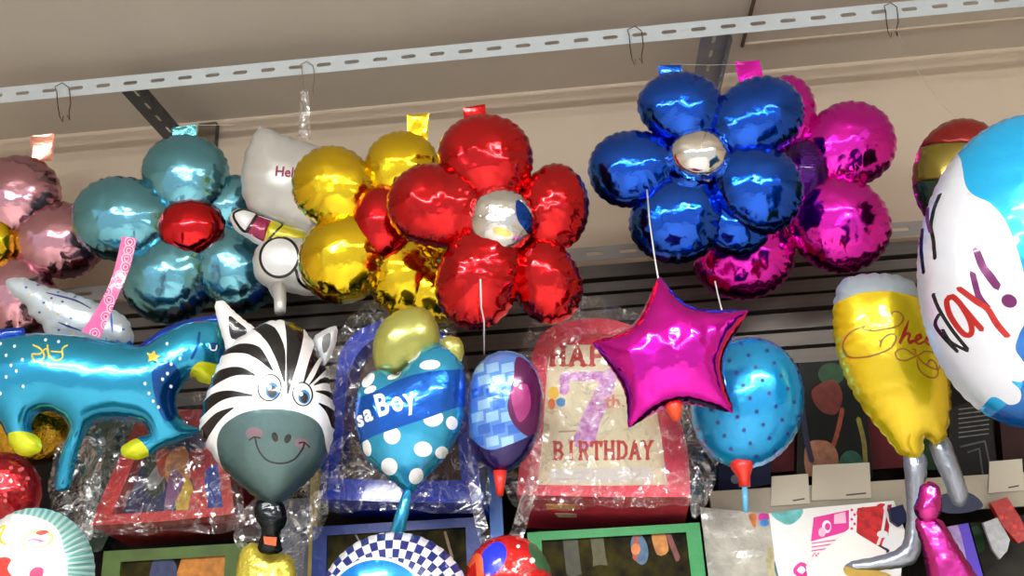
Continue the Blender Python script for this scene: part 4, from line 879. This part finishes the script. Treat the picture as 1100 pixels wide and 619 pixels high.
tagc(1062, 1098, 496, 530, 'paper price tag on the shelf edge at the far right')

# hanging packages below the shelf edge
gw = mat('glossy_white_pack', (240, 240, 240), rough=.2, coat=.6, bump=.15, bscale=8); mgp = mat('pack_magenta', (226, 40, 150), rough=.3, coat=.5); palep = mat('pale_pink', (244, 190, 216), rough=.3, coat=.5)
bag_p = [ps([(828, 552), (842, 546), (862, 547), (858, 558), (845, 564)], pb('soft_cyan', (110, 206, 210))), pp([(874, 556), (912, 548), (912, 570), (900, 574), (871, 582)], mgp), pp([(896, 553), (908, 550), (909, 562), (896, 563)], palep), pe(888, 566, 5, 7, white), pe(883, 572, 4, 5, palep), pe(889, 566, 3, 4, mgp)]
bag_p += [stroke([(872, 584+4*i), (900-i, 580+4*i)], 1.2, mgp) for i in range(3)]+[stroke([(873+4*i, 598), (875+4*i, 594), (877+4*i, 598)], 1.2, mgp) for i in range(6)]
bag_p += [pp([(921, 546), (958, 542), (952, 594), (930, 580), (920, 572)], pb('cherry', (206, 16, 30)))]+[pe(x, y, 8, 7, pb('berry', (228, 36, 44)), 20) for x, y in ((928, 552), (941, 562), (934, 575), (948, 548), (946, 582))]+[stroke([(952, 542), (948, 570), (941, 590)], 3, white), stroke([(950, 545), (958, 568), (962, 586)], 3, white), pe(948, 574, 6, 4, white), pe(953, 584, 5, 9, white, 20), stroke([(944, 588), (953, 592)], 5, pb('violet_dark', (60, 20, 70)))]
for k in range(6): bag_p.append(pe(915+(k % 2)*3, 548+k*5, 1.6, 1.6, mgp, n=7))
bag_p += [ps([(852, 612), (860, 604), (868, 608), (872, 618), (856, 619)], mgp), ps([(856, 613), (861, 608), (866, 613), (862, 617)], white)]
pack('white_gift_pack', 'bright white glossy pack with magenta label and red berries below the shelf edge', 'gift pack', [(824, 552), (870, 546), (960, 538), (972, 570), (966, 640), (838, 645)], 2.58, gw, .02, bag_p, step=8)
pack('white_flap', 'pale folded paper flap leaning over the white gift pack', 'paper', [(866, 608), (912, 568), (952, 592), (948, 640), (870, 640)], 2.565, mat('paper_flap', (240, 238, 236), rough=.5), .003, step=8)
cb = [ps([(804, 553), (812, 553), (811, 568), (806, 560)], pb('orange', (206, 110, 40))), pe(820, 556, 6, 5, pb('hot_pink', (226, 40, 170))), pe(821, 562, 5, 4, pb('azure', (50, 140, 225))), ps([(823, 592), (830, 585), (838, 600), (842, 618), (826, 619)], pb('sand', (190, 180, 140))), ps([(832, 604), (838, 600), (843, 618), (834, 619)], pb('petrol', (60, 110, 120)))]
pack('clear_goods_bag', 'greyish cellophane bag with small coloured shapes left of the white gift pack', 'bag', [(752, 545), (826, 552), (832, 600), (842, 645), (764, 645)], 2.575, mat('cellophane_grey', (184, 180, 168), rough=.2, coat=.8, bump=.8, bscale=14, var=.35, vscale=16), .02, cb, step=8, warp=.008)
pack('violet_pack', 'violet and lilac pack behind the magenta tied balloon', 'gift pack', [(1008, 568), (1040, 562), (1062, 640), (1020, 645)], 2.58, mat('violet_card', (84, 50, 200), rough=.3, coat=.5), .02, [ps([(1010, 565), (1026, 560), (1036, 590), (1040, 625), (1018, 620)], pb('lilac', (188, 160, 226)))])
pack('red_candy_pack', 'red bumpy candy pack hanging below the shelf edge at the right', 'candy pack', [(1064, 540), (1082, 534), (1096, 556), (1106, 578), (1094, 584), (1078, 566)], 2.57, mat('candy_red', (178, 30, 24), rough=.3, coat=.5, bump=1, bscale=50), .02, [pe(x, y, 2.6, 2.4, pb('tomato', (220, 70, 50))) for x, y in ((1074, 546), (1082, 556), (1090, 566), (1086, 546), (1094, 574), (1076, 556))])
pack('white_pointed_pack', 'white speckled pointed pack hanging left of the red candy pack', 'candy pack', [(1056, 562), (1072, 556), (1085, 580), (1082, 592), (1074, 601), (1066, 590)], 2.575, mat('speckled_white', (196, 200, 206), rough=.35, var=.25, vscale=60), .01)
pack('dark_rack_pack', 'dark pack with green patch in the lower right corner behind the candy', 'card pack', [(1042, 562), (1110, 552), (1120, 650), (1066, 650)], 2.66, mat('pack_mottled', (48, 46, 40), rough=.6, spec=.25, var=.5, vscale=16), .03, [ps([(1042, 570), (1052, 566), (1058, 590), (1048, 592)], pb('leaf_green', (14, 74, 34)))])
pack('dark_blue_pouch', 'dark navy pouch beside the grey leg of the glass balloon', 'pouch', [(956, 546), (970, 542), (976, 558), (966, 566), (958, 560)], 2.56, mat('navy_card', (18, 26, 66)), .02)

# ------------------------------------------------------------------ strings, hooks
rib = mat('white_ribbon', (225, 225, 225), rough=.4); nyl = mat('nylon_line', (205, 200, 185), rough=.3); wire = mat('rusty_wire', (84, 56, 34), metal=.6, rough=.6)
o = tube('white_ribbon', [P(695, 204, 2.24), P(698, 240, 2.20), P(703, 275, 2.15), P(707, 299, 2.06)], .0022, rib, n=6); tag(o, 'white ribbon from the royal blue flower down to the magenta star', 'ribbon')
o = tube('white_ribbon', [P(768, 302, 2.36), P(771, 316, 2.37), P(775, 332, 2.38), P(780, 366, 2.36)], .002, rib, n=6); tag(o, 'white ribbon under the magenta flower beside the top of the star', 'ribbon')
o = tube('white_ribbon', [P(516, 300, 2.04), P(517, 330, 2.08), P(520, 345, 2.15), P(520, 381, 2.24)], .0022, rib, n=6); tag(o, 'white ribbon from the red flower down to the ice printed oval balloon', 'ribbon')
for a_, b_, lab in (((190, 133), (252, 134), 'clear line strung level beside the light blue tab'), ((720, 69), (800, 69), 'clear line between the royal blue and magenta tabs'), ((440, 125), (500, 114), 'clear line between the gold and red tabs')):
    o = tube('nylon_line', [P(*a_, 2.4), P((a_[0]+b_[0])/2, (a_[1]+b_[1])/2+1, 2.4), P(*b_, 2.4)], .0008, nyl, n=5); tag(o, lab, 'line')
o = tube('nylon_line', [P(962, 30, 2.48), P(985, 75, 2.4), P(1012, 112, 2.3), P(1030, 130, 2.27)], .0009, nyl, n=5); tag(o, 'clear line from the right wire hook to the banded round balloon', 'line')
def hook(px, py, lab, s=1.0, m=wire):
    pts = [(0, 0), (-4, 2), (-6, -4), (2, -8), (9, -3), (10, 3), (11, 14), (9, 24), (10, 32), (7, 27)] ; pts2 = [(-4, 2), (-3, 16), (-1, 28), (2, 34), (3, 28)]
    t = thing('wire_hook', lab, 'hook', P(px, py, 2.49), 'wire hooks on the ceiling rail')
    W_ = lambda L_: [P(px+x*s, py+y*s, 2.487-.0 if i else 2.487) for i, (x, y) in enumerate(L_)]
    tube('wire', W_(pts[1:]), .0016, m, t, n=6); tube('wire', W_(pts2), .0016, m, t, n=6)
hook(65, 97, 'rusty wire hook on the ceiling rail above the dusty pink flower')
hook(328, 73, 'pale wire hook on the ceiling rail above the greeting balloon', .9, mat('pale_wire', (150, 130, 100), metal=.5, rough=.5))
hook(680, 36, 'rusty wire hook on the ceiling rail left of the royal blue tab')
hook(955, 10, 'rusty wire hook on the ceiling rail near the right corner', .9)
o = slab('plastic_strip', [(323, 98), (331, 97), (334, 150), (320, 150)], Plane(327, 110, 2.48, .5), [plastic_wrap('bag_plastic', .16)], .001, step=6, warp=.01)
tag(o, 'clear plastic strip hanging from the wire hook above the greeting balloon', 'strip')
